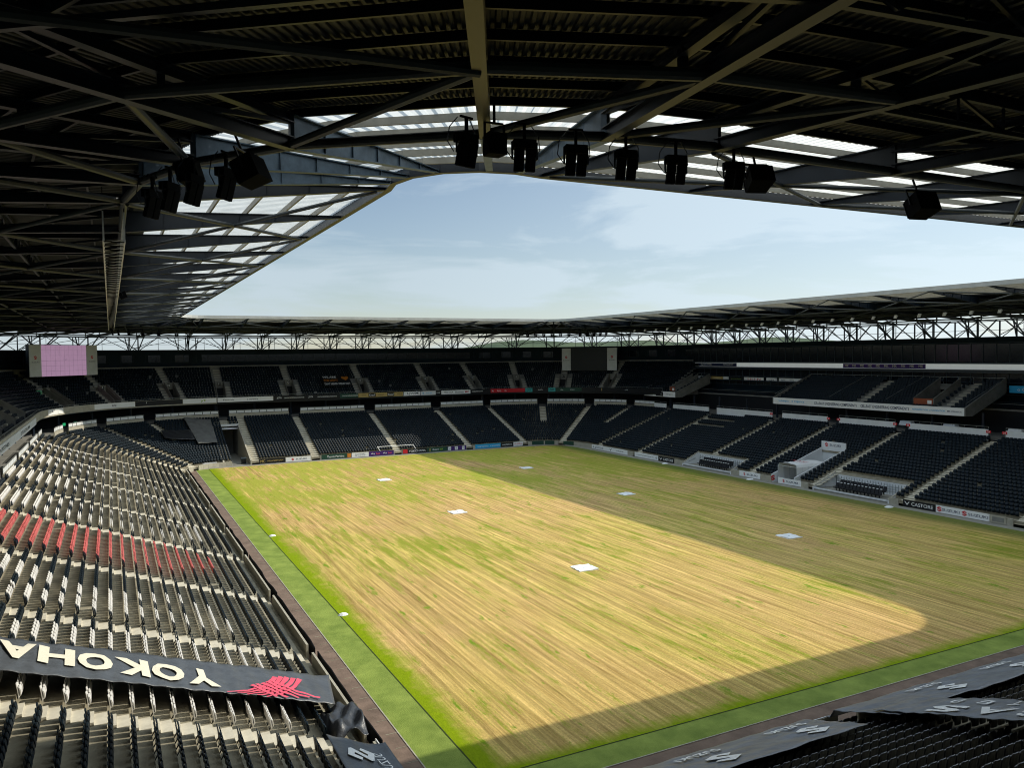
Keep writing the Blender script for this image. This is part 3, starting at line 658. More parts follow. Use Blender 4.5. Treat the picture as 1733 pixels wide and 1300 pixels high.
# ------------------------------------------------------------------ roof
ZE = 25.62
def zd(t): return 25.98-.045*t          # underside of the roof sheeting
def zbot(t): return ZE-.130*t if t < 9.8 else 24.35-.062*(t-9.8)
TN, TB, SPACE = 9.8, 33.0, 7.16
PP = [9.8, 14.4, 19.0, 23.6, 28.2, 33.0]
def bays(k):
    S = ROOF[k]; A0, A1 = rng_(S)
    if k == 'NL': return [R(a) for a in (180, 194, 208, 223, 244, 256.5, 270)]
    if S[0] == 'c': return [A0+(A1-A0)*j/6 for j in range(7)]
    n = round((A1-A0)/SPACE); return [A0+(A1-A0)*j/n for j in range(n+1)]
def roof(k):
    S = ROOF[k]; B_ = bays(k); straight = S[0] == 's'
    lab = {'far': 'roof over the far end with a pale edge and dark girders', 'left': 'roof over the left stand, translucent strips and dark girders, upper left', 'right': 'roof over the right-hand stand with a grey edge',
           'near': 'near roof overhead with dark trusses across the top right of the view', 'FL': 'far left corner roof above the pink screen', 'FR': 'far right corner roof above the dark screen',
           'NL': 'near left corner roof with radiating girders overhead, top centre', 'NR': 'near right corner roof, beyond the right edge of the picture'}[k]
    c = pt(S, (B_[0]+B_[-1])/2, 0, ZE)
    root = empty('stadium_roof', tuple(c), lab, 'roof', 'roofs over the stands')
    detail = k in ('near', 'left', 'NL')
    # corrugated sheets: opaque deck behind, translucent strip in front
    def sheeting(t0, t1, name, m, pitch=.33):
        D = MB(); a0, a1 = B_[0], B_[-1]
        n = max(2, int((a1-a0)*mlen(S, (t0+t1)/2)/pitch)); ts = [t0, t1]
        prev = None
        for j in range(n+1):
            base = a0+(a1-a0)*j/n; st_ = (a1-a0)/n
            for fr, h in ((0, 0), (.35, 0), (.5, .055), (.85, .055)):
                a = base+st_*fr
                if a > a1+1e-9: continue
                cur = (a, h)
                if prev is not None:
                    p, hp = prev
                    D.face([pt(S, p, t0, zd(t0)+hp), pt(S, a, t0, zd(t0)+h), pt(S, a, t1, zd(t1)+h), pt(S, p, t1, zd(t1)+hp)])
                prev = cur
        return D.build(name, m, root)
    sheeting(8.6, 38, 'roof_deck', 'deck')
    sheeting(.1, 8.6, 'translucent_strip', 'trans')
    # top skin so that no light leaks through the deck
    s = stations(S, B_[0], B_[-1], R(7.5))
    K = MB()
    for p, q in zip(s[:-1], s[1:]): K.face([pt(S, p, 8.7, zd(8.7)+.12), pt(S, q, 8.7, zd(8.7)+.12), pt(S, q, 38, zd(38)+.12), pt(S, p, 38, zd(38)+.12)])
    K.build('roof_skin', 'steel', root)
    E_ = MB()
    sm = stations(S, B_[0], B_[-1], R(15))
    for p, q in zip(sm[:-1], sm[1:]):
        E_.prism([pt(S, p, -.14, ZE-.02), pt(S, q, -.14, ZE-.02), pt(S, q, .12, ZE-.02), pt(S, p, .12, ZE-.02)], [pt(S, p, -.14, ZE+.48), pt(S, q, -.14, ZE+.48), pt(S, q, .12, ZE+.48), pt(S, p, .12, ZE+.48)])
    E_.build('roof_edge', 'edge' if k not in ('left', 'near', 'NL') else 'steel', root)
    # purlins
    PU = MB(); PG = MB()
    for t in np.arange(1.3, 37.5, 1.62):
        tgt = PG if t < 9.4 else PU
        for p, q in zip(B_[:-1], B_[1:]):
            a, b_ = pt(S, p, t, zd(t)-.125), pt(S, q, t, zd(t)-.125); tgt.bar(a, b_, .018, .24); dl = (b_-a)/np.linalg.norm(b_-a); n_ = np.cross(dl, (0, 0, 1))
            tgt.bar(a+n_*.035+V(0, 0, -.115), b_+n_*.035+V(0, 0, -.115), .07, .016)
    PU.build('purlins', 'steel', root); PG.build('front_purlins', 'purl', root)
    # rafters: tapered plate girder in front, open truss behind
    ends = B_ if straight else B_[1:-1]
    for j, a in enumerate(ends):
        r = MB(); d = outd(S, a); tg = V(-d[1], d[0], 0)
        g = lambda t, z: pt(S, a, t, z)
        th = .03
        for t0, t1 in ((.12, TN),):
            poly = [(t0, ZE), (t1, zbot(t1)), (t1, zd(t1)-.26), (t0, zd(t0)-.26)]
            r.prism([g(t, z)-tg*th/2 for t, z in poly], [g(t, z)+tg*th/2 for t, z in poly])
            r.bar(g(t0, ZE), g(t1, zbot(t1)), .26, .035); r.bar(g(t0, zd(t0)-.27), g(t1, zd(t1)-.27), .26, .035)
            for t in np.arange(1.6, TN, 1.62):
                zb_, zt_ = zbot(t)+.02, zd(t)-.28
                if zt_-zb_ > .1: r.bar(g(t, zb_), g(t, zt_), .2, .016)
            r.bar(g(t1, zbot(t1)), g(t1, zd(t1)-.26), .28, .10)
        main = r.build('rafter', 'steel' if not (k == 'NL') else 'galv', root)
        q = MB()
        q.ibeam(g(TN, zbot(TN)+.16), g(TB, zbot(TB)+.16), .28, .34); q.ibeam(g(TN, zd(TN)-.36), g(TB+4.5, zd(TB+4.5)-.36), .26, .26)
        for i in range(len(PP)-1):
            t0, t1 = PP[i], PP[i+1]
            q.bar(g(t1, zbot(t1)+.2), g(t1, zd(t1)-.3), .16, .16)
            if i % 2: q.bar(g(t0, zbot(t0)+.25), g(t1, zd(t1)-.45), .11, .11)
            else: q.bar(g(t0, zd(t0)-.45), g(t1, zbot(t1)+.25), .11, .11)
        q.build('rafter_truss', 'steel', main)
    # lattice girders running between the rafters
    for i, t in enumerate((14.4, 23.6) if k != 'NL' else (19.0,)):
        for p, q in zip(B_[:-1], B_[1:]):
            lg = MB(); zl, zh = zbot(t)+.25, zd(t)-.34
            lg.bar(pt(S, p, t, zl), pt(S, q, t, zl), .12, .12); lg.bar(pt(S, p, t, zh), pt(S, q, t, zh), .12, .12)
            for e in range(4):
                a_, b2 = p+(q-p)*e/4, p+(q-p)*(e+1)/4
                lg.bar(pt(S, a_, t, zl if e % 2 else zh), pt(S, b2, t, zh if e % 2 else zl), .07, .07); lg.bar(pt(S, b2, t, zl), pt(S, b2, t, zh), .05, .05)
            lg.build('lattice_girder', 'steel', root)
    # tubes between the rafters at the bottom panel points, and plan bracing
    RT = MB(); BR = MB()
    for i, t in enumerate((9.8, 15.5, 22.0) if k == 'NL' else (9.8, 19.0, 28.2)):
        for p, q in zip(B_[:-1], B_[1:]):
            RT.tube(pt(S, p, t, zbot(t)+.12), pt(S, q, t, zbot(t)+.12), .13 if k == 'NL' or i == 0 else .10, 10)
    if k == 'NL':
        for j in range(len(B_)-1):
            u, v = (j, j+1) if j < 3 else (j, j+1)
            BR.tube(pt(S, B_[u], 9.9, zbot(9.9)+.1), pt(S, B_[v], 15.4, zbot(15.4)+.1), .11, 8)
            if j % 2 and j < 5: BR.tube(pt(S, B_[u], 22, zbot(22)), pt(S, B_[v], 15.6, zbot(15.6)), .10, 8)
    for j in (range(0, len(B_)-2, 2) if k != 'NL' else ()):
        for u, v in ((j, j+2), (j+2, j)):
            BR.tube(pt(S, B_[u], 9.7, zbot(9.7)-.02), pt(S, B_[v], .5, ZE-.08), .085, 8)
            if k != 'near': BR.tube(pt(S, B_[u], 19.0, zbot(19)), pt(S, B_[v], 10, zbot(10)), .095, 8)
            if k != 'near': BR.tube(pt(S, B_[u], 28.2, zbot(28.2)), pt(S, B_[v], 19.2, zbot(19.2)), .08, 8)
    RT.build('ring_tubes', 'tube', root); BR.build('bracing_tubes', 'tube', root)
    # open lattice between the cladding and the roof: sky shows through
    L1 = MB(); L2 = MB()
    zt = 23.15
    for o, mb, w_ in ((32.2, L1, .24), (37.6, L2, .18)):
        so = o-4*0
        for p, q in zip(B_[:-1], B_[1:]):
            A, B2 = pt(S, p, so, 20.35), pt(S, q, so, 20.35); C_, D = pt(S, p, so, zt), pt(S, q, so, zt)
            mb.bar(A, C_, w_, w_); mid = (A+B2)/2; m2 = (C_+D)/2
            mb.bar(C_, D, w_*.7, w_*.7); mb.bar(A+V(0, 0, .15), B2+V(0, 0, .15), w_*.7, w_*.7)
            if mb is L1:
                mb.bar(A*.8+B2*.2, m2*.55+C_*.45, .15, .15); mb.bar(A, C_*.55+D*.45, .15, .15); mb.bar(A*.8+B2*.2, C_*.8+D*.2, .15, .15); mb.bar(B2, m2*.8+D*.2, .15, .15)
            else:
                mb.bar(A, m2, .10, .10); mb.bar(m2, B2, .10, .10); mb.bar(mid, mid+V(0, 0, zt-20.35), .08, .08); mb.bar(A+V(0, 0, 1.4), B2+V(0, 0, 1.4), .06, .06)
        for p in B_:
            if mb is L1: mb.bar(pt(S, p, 32.2, 20.4), pt(S, p, 28.2, zbot(28.2)+.1), .16, .16)
            else: mb.bar(pt(S, p, 37.6, 20.5), pt(S, p, 32.4, zt), .12, .12)
    for p, q in zip(B_[:-1], B_[1:]): L1.bar(pt(S, p, 32.3, 22.9), pt(S, q, 37.4, 20.9), .09, .09)
    L1.build('support_truss', 'steel', root); L2.build('outer_truss', 'steel', root)
    return root
roofs = {k: roof(k) for k in SIDES}

# catwalk hung along the left roof and round the corner to the near roof
def catwalk(k, a0, a1, label, t=10.15):
    S = ROOF[k]; z = 23.1
    root = empty('catwalk', tuple(pt(S, (a0+a1)/2, t, z)), label, 'catwalk', 'catwalks under the roof')
    F_ = MB(); H = MB(); D = MB(); L = (a1-a0)*mlen(S, t); n = int(L/1.2)
    for j in range(n):
        p, q = a0+(a1-a0)*j/n, a0+(a1-a0)*(j+1)/n
        for e in (-.35, .35):
            H.bar(pt(S, p, t+e, z+.05), pt(S, q, t+e, z+.05), .06, .1)
            H.bar(pt(S, p, t+e, z+.6), pt(S, q, t+e, z+.6), .04, .04); H.bar(pt(S, p, t+e, z+1.1), pt(S, q, t+e, z+1.1), .045, .045)
            H.bar(pt(S, p, t+e, z), pt(S, p, t+e, z+1.1), .05, .05)
        for e in (.0,): F_.bar(pt(S, p+(q-p)*e, t-.34, z), pt(S, p+(q-p)*e, t+.34, z), .07, .03)
        H.bar(pt(S, p, t-.35, z+.1), pt(S, q, t+.35, z+.1), .03, .03); H.bar(pt(S, p, t-.35, z+.08), pt(S, q, t-.35, z+1.1), .03, .03)
        if j % 6 == 0:
            for e in (-.35, .35): D.bar(pt(S, p, t+e, z+1.05), pt(S, p, t+e, zd(t)-.3), .035, .035)
    F_.build('walkway', 'net', root); H.build('handrails', 'white', root); D.build('hangers', 'steel', root)
catwalk('left', 3, 103, 'long narrow maintenance catwalk hung under the left roof')
# ------------------------------------------------------------------ boards
def board(k, a0, a1, z0, z1, base, items, label, o=-.06, th=.05, name='advertising_board', group='advertising boards beside the pitch', cat='advertising board', post=False):
    """board following the bowl line; items: (text or '@S', centre 0..1, width 0..1, height 0..1, material)"""
    S = BOWL[k]; s = stations(S, a0, a1, R(5)); b = MB()
    for p, q in zip(s[:-1], s[1:]):
        b.prism([pt(S, p, o, z0), pt(S, q, o, z0), pt(S, q, o+th, z0), pt(S, p, o+th, z0)], [pt(S, p, o, z1), pt(S, q, o, z1), pt(S, q, o+th, z1), pt(S, p, o+th, z1)])
    root = b.build(name, base, label=label, cat=cat, group=group)
    H = z1-z0; ml = mlen(S, o); L = (a1-a0)*ml
    # the reader's left is the end of the board on his left: looking outwards from the pitch
    am = (a0+a1)/2; d = outd(S, am); right = np.cross(d, (0, 0, 1))
    s0 = pt(S, a0, o); s1 = pt(S, a1, o); flip = ((s1-s0)@right) < 0
    for it in items:
        txt, cx, wd, ht, m = it[:5]
        f = 1-cx if flip else cx
        a = a0+(a1-a0)*f; P = pt(S, a, o-.012, (z0+z1)/2+(it[5] if len(it) > 5 else 0)*H); dd = outd(S, a); rr = np.cross(dd, (0, 0, 1))
        if txt == '#':
            pb = MB(); pb.bar(P-rr*wd*L/2, P+rr*wd*L/2, .01, ht*H); pb.build('panel', m, root)
        elif txt == '@S': slogo(P+(-.004)*dd, rr, V(0, 0, 1), ht*H, m, root)
        else: text_mesh(txt, P-dd*.006, rr, (0, 0, 1), ht*H, wd*L, m, root, bold=.006)
    return root
B_ = board
z0, z1 = .08, .90
B_('far', 10.6, 15.1, z0, z1, 'black', [('MC', .14, .18, .6, 'gold'), ('MILANESTEAM', .62, .6, .32, 'gold')], 'black board with gold lettering right of the big entrance, far side')
B_('far', 15.2, 19.6, z0, z1, 'white', [('@S', .28, 0, .55, 'redp'), ('SUZUKI', .62, .42, .34, 'navy')], 'white board with red emblem, far side beside the lit aisle')
B_('far', 21.6, 27.1, z0, z1, 'dgreen', [('Travis Perkins', .47, .58, .45, 'white'), ('#', .93, .13, .9, 'orange')], 'dark green board with white name and orange end, far side')
B_('far', 27.2, 30.4, z0, z1, 'white', [('PARTNERS', .5, .6, .22, 'mull', .12), ('OF THE CLUB', .5, .6, .18, 'mull', -.2)], 'white board with two small grey lines, far side left of the goal')
B_('far', 30.5, 35.3, z0, z1, 'purple', [('sky', .16, .16, .42, 'white'), ('bet', .36, .15, .42, 'pink'), ('sky', .64, .16, .42, 'white'), ('bet', .84, .15, .42, 'pink')], 'purple board with repeated white and red words under the goal')
B_('far', 37.1, 42.0, z0, z1, 'black', [('#', .1, .19, .9, 'redp'), ('YOKOHAMA', .6, .7, .46, 'white')], 'black board with red end and wide white letters, right of the goal')
B_('far', 42.05, 46.3, z0, z1, 'dgreen', [('0', .14, .08, .7, 'gold'), ('Queens', .42, .32, .4, 'white'), ('BET', .7, .16, .36, 'lime')], 'dark green board with white and lime letters, far side')
B_('far', 46.35, 50.3, z0, z1, 'purple', [('#', .1, .16, .8, 'white'), ('#', .46, .16, .8, 'white'), ('#', .84, .14, .8, 'white'), ('H', .1, .08, .5, 'purple'), ('W', .46, .1, .5, 'purple'), ('H', .84, .08, .5, 'purple')], 'purple board with three white squares, far side')
B_('far', 52.3, 57.9, z0, z1, 'blue', [('o caravantime', .3, .42, .32, 'white'), ('o caravantime', .78, .38, .32, 'white')], 'bright sky-blue board, far side towards the right corner')
B_('far', 57.95, 60.8, z0, z1, 'black', [('mk.JGllino', .5, .8, .46, 'white')], 'black board with white script next to the sky-blue board')
B_('far', 60.85, 63.0, z0, z1, 'white', [('mk.JGllino', .5, .86, .46, 'redp')], 'white board with red script, last board before the far right corner')
B_('far', .3, 3.6, z0, z1, 'white', [('@S', .3, 0, .3, 'redp'), ('EVENT', .6, .3, .2, 'mull')], 'white board left of the big entrance at the far left corner')
for a0, a1, lb in ((R(84), R(66), 'left'), (R(64), R(50), 'middle'), (R(36), R(18), 'right')):
    B_('FR', a1, a0, .1, .85, 'dgreen', [('GREEN ENERGY', .5, .7, .3, 'mull')], {'left': 'dark green rail board at the left of the far right corner', 'middle': 'dark green rail board just left of the corner aisle', 'right': 'dark green rail board just right of the corner aisle'}[lb])
B_('right', 90.7, 102.8, z0, z1, 'white', [('@S', .05, 0, .35, 'navy'), ('DESTINATION', .22, .24, .18, 'mull', .1), ('MILTON KEYNES', .22, .24, .18, 'mull', -.18), ('V', .55, .06, .6, 'black'), ('COLLEGE', .8, .2, .25, 'mull')], 'long white board with a black tick, right touchline near the corner')
B_('right', 81.5, 88.4, z0, z1, 'white', [('universityfortheuk.ac.uk', .45, .75, .22, 'navy'), ('o', .93, .05, .4, 'mull')], 'white board with a line of small blue text, right touchline')
B_('right', 77.1, 81.4, z0, z1, 'black', [('V', .16, .18, .5, 'white'), ('CASTORE', .62, .62, .5, 'white')], 'black board with white capitals left of the first dugout')
B_('right', 57.2, 61.5, z0, z1, 'white', [('@S', .25, 0, .5, 'redp'), ('SUZUKI', .62, .5, .32, 'navy')], 'white board with red emblem left of the covered tunnel')
B_('right', 49.5, 53.7, z0, z1, 'white', [('@S', .25, 0, .5, 'redp'), ('SUZUKI', .62, .5, .32, 'navy')], 'white board with red emblem right of the covered tunnel')
B_('right', 29.5, 33.7, z0, z1, 'black', [('V', .13, .17, .5, 'white'), ('CASTORE', .6, .66, .5, 'white')], 'black board with white capitals right of the second dugout')
B_('right', 23.2, 29.45, z0, z1, 'white', [('@S', .07, 0, .72, 'redp'), ('SUZUKI', .29, .34, .36, 'navy'), ('@S', .55, 0, .72, 'redp'), ('SUZUKI', .80, .36, .36, 'navy')], 'white board with two red emblems near the right edge of the picture')
B_('right', 21.4, 23.1, z0, z1, 'wall', [('#', .5, .75, .6, 'conc_d')], 'plain grey gate panel at the right end of the boards')
# fascia boards on the upper tier
G2 = 'boards on the front of the upper tier'
def F(k, a0, a1, base, items, label): return board(k, a0, a1, 10.12, 11.0, base, items, label, o=19.93, th=.06, name='fascia_board', group=G2)
F('FL', R(121.5), R(138.9), 'white', [('CELLEY ENGINEERING COMPONENTS', .5, .92, .4, 'navy')], 'white fascia board with navy capitals under the pink screen')
F('FL', R(103), R(121.3), 'black', [('EMW', .14, .22, .62, 'white'), ('ABLE TO TACKLE ANYTHING...', .62, .68, .34, 'white')], 'black fascia board with white lettering on the far left curve')
F('FL', R(155.5), R(159), 'white', [], 'short blank white fascia board nearest the far left prow')
F('FL', R(159.2), R(167), 'white', [('J A J', .45, .5, .5, 'black')], 'white fascia board with black blocks at the far left prow')
F('FL', R(90.2), R(102.8), 'white', [('niftybit', .55, .62, .6, 'lime')], 'white fascia board with lime green script')
F('far', 6.2, 16.8, 'white', [('Finnair', .2, .2, .3, 'mull'), ('o verisure', .62, .2, .35, 'mull')], 'long white fascia board with faint grey words')
F('far', 16.9, 30.4, 'black', [('JOTA', .08, .07, .5, 'white'), ('CREATING EXCEPTIONAL WORKSPACES', .3, .3, .26, 'white'), ('JOTA', .55, .07, .5, 'white'), ('CREATING EXCEPTIONAL WORKSPACES', .8, .3, .26, 'white')], 'black fascia board with long white small capitals')
F('far', 30.45, 34.3, 'dgreen', [('CREATING WORKSPACES', .45, .7, .28, 'white'), ('JTA', .9, .14, .5, 'white')], 'dark fascia board before the gold ones')
F('far', 34.35, 44.2, 'gold', [('#', .3, .16, .85, 'black'), ('Knauf', .3, .13, .5, 'white'), ('KNAUF', .12, .1, .25, 'black'), ('KNAUF', .5, .12, .25, 'black'), ('#', .72, .16, .85, 'black'), ('Knauf', .72, .13, .5, 'white'), ('KNAUF', .92, .1, .25, 'black')], 'gold fascia board with black panels and script')
F('far', 44.25, 48.3, 'white', [('#', .03, .03, .95, 'navy'), ('LJWM', .55, .62, .62, 'navy'), ('#', .97, .03, .95, 'navy')], 'white fascia board with heavy navy initials')
F('far', 48.35, 51.8, 'pale', [('@S', .15, 0, .4, 'blue'), ('energie', .55, .4, .4, 'blue')], 'pale fascia board with small blue word')
F('far', 51.85, 53.1, 'black', [('KEMP', .5, .7, .25, 'white')], 'small black fascia board between two white ones')
F('far', 53.15, 60.2, 'white', [('FIND YOUR', .25, .3, .3, 'mull'), ('Business', .62, .28, .45, 'navy'), ('MK', .88, .14, .5, 'redp')], 'white fascia board with navy and red words')
F('far', 60.25, 63.6, 'black', [('WENTWORTH', .5, .8, .28, 'white')], 'black fascia board with one line of white capitals')
F('FR', R(79.5), R(88), 'redp', [('Makita', .2, .26, .5, 'white'), ('Makita', .5, .26, .5, 'white'), ('Makita', .8, .26, .5, 'white')], 'red fascia board with repeated white script, left part')
F('FR', R(71), R(79.4), 'redp', [('Makita', .25, .4, .5, 'white'), ('Makita', .75, .4, .5, 'white')], 'red fascia board with repeated white script, right part')
F('FR', R(67.5), R(70.9), 'teal', [('oo', .5, .6, .5, 'navy')], 'small teal fascia board next to the red one')
F('FR', R(60), R(67.3), 'black', [('campbell wallis', .5, .8, .4, 'white')], 'black fascia board between the two teal ones')
F('FR', R(56.5), R(59.9), 'teal', [('oo', .5, .6, .5, 'navy')], 'small teal fascia board below the dark screen')
F('FR', R(44), R(56.3), 'dgreen', [('Thrive', .2, .16, .4, 'white'), ('MILTON KEYNES COLLEGE', .62, .5, .26, 'white')], 'dark fascia board with white words below the dark screen')
B_('FR', R(12), R(35), 10.3, 11.0, 'black', [('#', .06, .05, .9, 'gold'), ('NN WHITE - LUPIN - SEWORLD', .6, .6, .34, 'pale')], 'dark fascia board in the far right corner over the concourse', o=19.93, name='fascia_board', group=G2)
# left stand lower fascia: long pale board
board('left', 20, 100.2, 9.75, 10.7, 'pale', [('MK DONS SPORT AND EDUCATION', .2, .2, .4, 'mull'), ('MILTON KEYNES', .5, .16, .4, 'mull'), ('STADIUM', .8, .14, .4, 'mull')], 'very long pale board along the front of the left upper tier', o=19.93, th=.06, name='fascia_board', group=G2)
# signs over the lower-tier entrances
def sign(P, nrm, txt, m, tm, sz, label, name='number_sign', grp='numbered entrance signs', wd=None):
    nrm = np.array(nrm, float); nrm /= np.linalg.norm(nrm); r = np.cross(-nrm, (0, 0, 1)); P = np.array(P, float)
    b = MB(); w_ = wd or sz
    b.bar(P-r*w_/2, P+r*w_/2, .05, sz); o = b.build(name, m, label=label, cat='sign', group=grp)
    if txt: text_mesh(txt, P+nrm*.032, r, (0, 0, 1), sz*.66, None, tm, o)
    return o
for t, a, k in ((9, R(126.5), 'FL'), (10, R(104.5), 'FL'), (11, 7.2, 'far'), (12, 20.9, 'far'), (13, 36.3, 'far'), (14, 51.4, 'far'), (15, 63.0, 'far'), (16, R(73.3), 'FR'), (17, R(53.7), 'FR')):
    S = BOWL[k]; sign(pt(S, a, UO+4.75, UZ+URISE*6+.35), -outd(S, a), str(t), 'black', 'white', .62, 'small black sign reading %d over an upper tier entrance' % t)
S = BOWL['right']
for j, (y, t) in enumerate(((72.9, 21), (60.95, 22), (58.7, 22), (48.8, 23), (46.4, 23), (34.9, 24), (32.5, 24))):
    sd_ = -1 if j % 2 else 1
    sign((X1+O1+ROWD*NROW-.04, y+(.1 if j == 0 else 0)+(.15 if j % 2 == 0 else -.15)*1, 7.95), (-1, 0, 0), str(t), 'redp', 'white', .36, 'red number plate reading %d %s the aisle, right stand parapet' % (t, 'left of' if j % 2 == 1 else 'right of') + (' (left end)' if j == 0 else ''), grp='red number plates on the right parapet', wd=.62)
for a, k, nm in ((R(155), 'FL', 'left'), (R(148.5), 'FL', 'right')):
    S = BOWL[k]; sign(pt(S, a, 20.05, 8.25), -outd(S, a), None, 'green', 'white', .45, 'green panel at the %s of the far left corner concourse' % nm, name='green_sign', wd=.9, grp='green signs in the far left corner')
S = BOWL['FL']; sign(pt(S, R(150.5), 25.4, 13.4), -outd(S, R(150.5)), 'EXIT', 'green', 'white', .7, 'green exit sign in the upper corner entrance below the pink screen', name='exit_sign', wd=1.5, grp='green signs in the far left corner')
# seat banner in the far upper tier
r_ = empty('seat_banner', (30.8, 139.2, 12.6), 'dark banner with white and orange words laid over far upper seats', 'banner')
bu = V(0, ROWD, URISE); bu /= np.linalg.norm(bu); bn = np.cross((1, 0, 0), bu)
zz = lambda y, h=.95: UZ+URISE*((y-(Y1+UO))/ROWD)+h
bb = MB(); ya, yb = 137.3, 140.9
bb.prism([(27.8, ya, zz(ya)), (33.9, ya, zz(ya)), (33.9, yb, zz(yb)), (27.8, yb, zz(yb))], [(27.8, ya, zz(ya)+.03), (33.9, ya, zz(ya)+.03), (33.9, yb, zz(yb)+.03), (27.8, yb, zz(yb)+.03)]); bb.build('cloth', 'black', r_)
for tx, y, x, w_, m in (('WE ARE', 140.3, 29.6, 2.9, 'white'), ('THE LIGHT', 139.2, 29.7, 3.1, 'orange'), ('THAT NEVER WENT OUT', 138.0, 30.8, 5.6, 'white')):
    text_mesh(tx, (x, y, zz(y)+.06), (1, 0, 0), bu, .75, w_, m, r_, bold=.03)
hm = MB(); hx, hy = 32.9, 139.8
hp = [(0, -.7), (-.75, .0), (-.75, .55), (-.35, .7), (0, .4), (.35, .7), (.75, .55), (.75, 0)]
hm.face([(hx+a, hy+b_, zz(hy+b_)+.06) for a, b_ in hp]); hm.build('emblem', 'orange', r_)

# ------------------------------------------------------------------ screens
def screen(P0, P1, z0, z1, label, face, side, pink):
    P0 = np.array([*P0, 0.]); P1 = np.array([*P1, 0.]); mid = (P0+P1)/2; root = empty('giant_screen', (*mid[:2], z0), label, 'screen')
    r = (P1-P0); L = np.linalg.norm(r); r /= L; n = np.cross(r, (0, 0, 1))
    # n should face the pitch centre
    if n@(V(35, 56, 0)-mid) < 0: n = -n
    up = V(0, 0, 1)
    def slab(a, b, m, nm, off=0., th=.25, za=z0, zb=z1):
        mb = MB(); A = P0+r*a*L+n*off; B = P0+r*b*L+n*off
        mb.prism([A+up*za, B+up*za, B-n*th+up*za, A-n*th+up*za], [A+up*zb, B+up*zb, B-n*th+up*zb, A-n*th+up*zb]); return mb.build(nm, m, root)
    fr = slab(-.004, 1.004, 'steel', 'frame', -.06, .6, z0-.06, z1+.06)
    slab(.165, .825, face, 'display', .0)
    for a, b in ((0, .162), (.828, 1)):
        p = slab(a, b, side, 'side_panel', .03)
        c = P0+r*(a+b)/2*L+n*.05; rr = np.cross(-n, up)
        slogo(c+up*(z0+(z1-z0)*.60), rr, up, .62, 'redp', p); text_mesh('SUZUKI', c+up*(z0+(z1-z0)*.46), rr, up, .22, 1.5, 'navy', p)
    if pink:
        g = MB()
        for j in range(1, 6): g.bar(P0+r*.165*L+n*.006+up*(z0+(z1-z0)*j/6), P0+r*.825*L+n*.006+up*(z0+(z1-z0)*j/6), .012, .035 if j == 3 else .02)
        for j in range(1, 10): x = .165+.66*j/10; g.bar(P0+r*x*L+n*.006+up*z0, P0+r*x*L+n*.006+up*z1, .012, .014)
        g.build('module_joints', M['joint'], root)
        text_mesh('no signal', P0+r*.5*L+n*.02+up*(z0+(z1-z0)*.535), np.cross(-n, up), up, .16, .9, 'purple', root)
    LG = MB()
    for a in (.1, .5, .9):
        A = P0+r*a*L-n*.6; LG.bar(A+up*(z0+1), A-n*3+up*(z0-.5), .2, .2)
    LG.build('brackets', 'steel', root)
M['joint'] = mat('screen_joint', (.20, .08, .20), .6)
pk = mat('pink_screen', (.42, .27, .40), .5, var=.14, vs=.5); M['pinkscr'] = pk
pk.node_tree.nodes['Principled BSDF'].inputs['Emission Color'].default_value = (.60, .36, .56, 1); pk.node_tree.nodes['Principled BSDF'].inputs['Emission Strength'].default_value = .42
M['screen_off'] = mat('blank_screen', (.008, .012, .014), .4)
screen((-24.3, 124.0), (-14.45, 134.9), 16.0, 21.35, 'large pink lit screen between pale side panels, far left corner', 'pinkscr', 'pale', True)
screen((84.6, 135.1), (93.8, 125.4), 14.85, 20.15, 'large blank dark screen between pale side panels, far right corner', 'screen_off', 'pale', False)

# ------------------------------------------------------------------ goal, covers, small things on the pitch
g = empty('goal', (36, 115, .3), 'white goal frame tipped back behind the far boards', 'goal')
gx0, gx1, gy = 32.35, 39.45, 115.35
mb = MB()
for x in (gx0, gx1): mb.tube((x, gy, 1.62), (x+.75, 114.82, .31), .06)
mb.tube((gx0-.06, gy, 1.62), (gx1+.06, gy, 1.62), .06); mb.build('goal_frame', 'white', g)
for x in (gx0, gx1): mb = MB(); mb.tube((x+.4, 115.1, .95), (x+.9, 115.55, .33), .035); mb.build('rear_stay', 'white', g)
for x, y, lb in ((24.22, 85.8, 'far left white sheet on the pitch, in sun'), (24.22, 57.35, 'middle left white sheet on the sunlit pitch'), (24.22, 28.9, 'nearest white sheet on the sunlit pitch'), (48.6, 85.8, 'farthest white sheet in the shaded half'), (48.6, 57.35, 'middle white sheet in the shaded half'), (48.6, 28.9, 'white sheet in the shaded half nearest the right edge')):
    mb = MB(); n = 6; s_ = .92
    rr = random.Random(int(x*7+y)); H = [[.06+rr.uniform(0, .09) for _ in range(n+1)] for _ in range(n+1)]
    an = rr.uniform(-.06, .06)
    def q(i, j):
        a, b_ = -s_+2*s_*i/n, -s_+2*s_*j/n; return (x+a*math.cos(an)-b_*math.sin(an), y+a*math.sin(an)+b_*math.cos(an), H[i][j])
    for i in range(n):
        for j in range(n): mb.face([q(i, j), q(i+1, j), q(i+1, j+1), q(i, j+1)])
    for i in range(n):
        for e in (0, n):
            a, b_ = q(i, e), q(i+1, e); mb.face([a, b_, (b_[0], b_[1], .02), (a[0], a[1], .02)]); a, b_ = q(e, i), q(e, i+1); mb.face([a, b_, (b_[0], b_[1], .02), (a[0], a[1], .02)])
    c_ = mb.build('pitch_cover', 'white', label=lb, cat='sheet', group='white square sheets on the pitch')
    mb = MB(); mb.box(x-.06, x+.06, y-.06, y+.06, .09, .13); mb.build('weight', 'pale', c_)
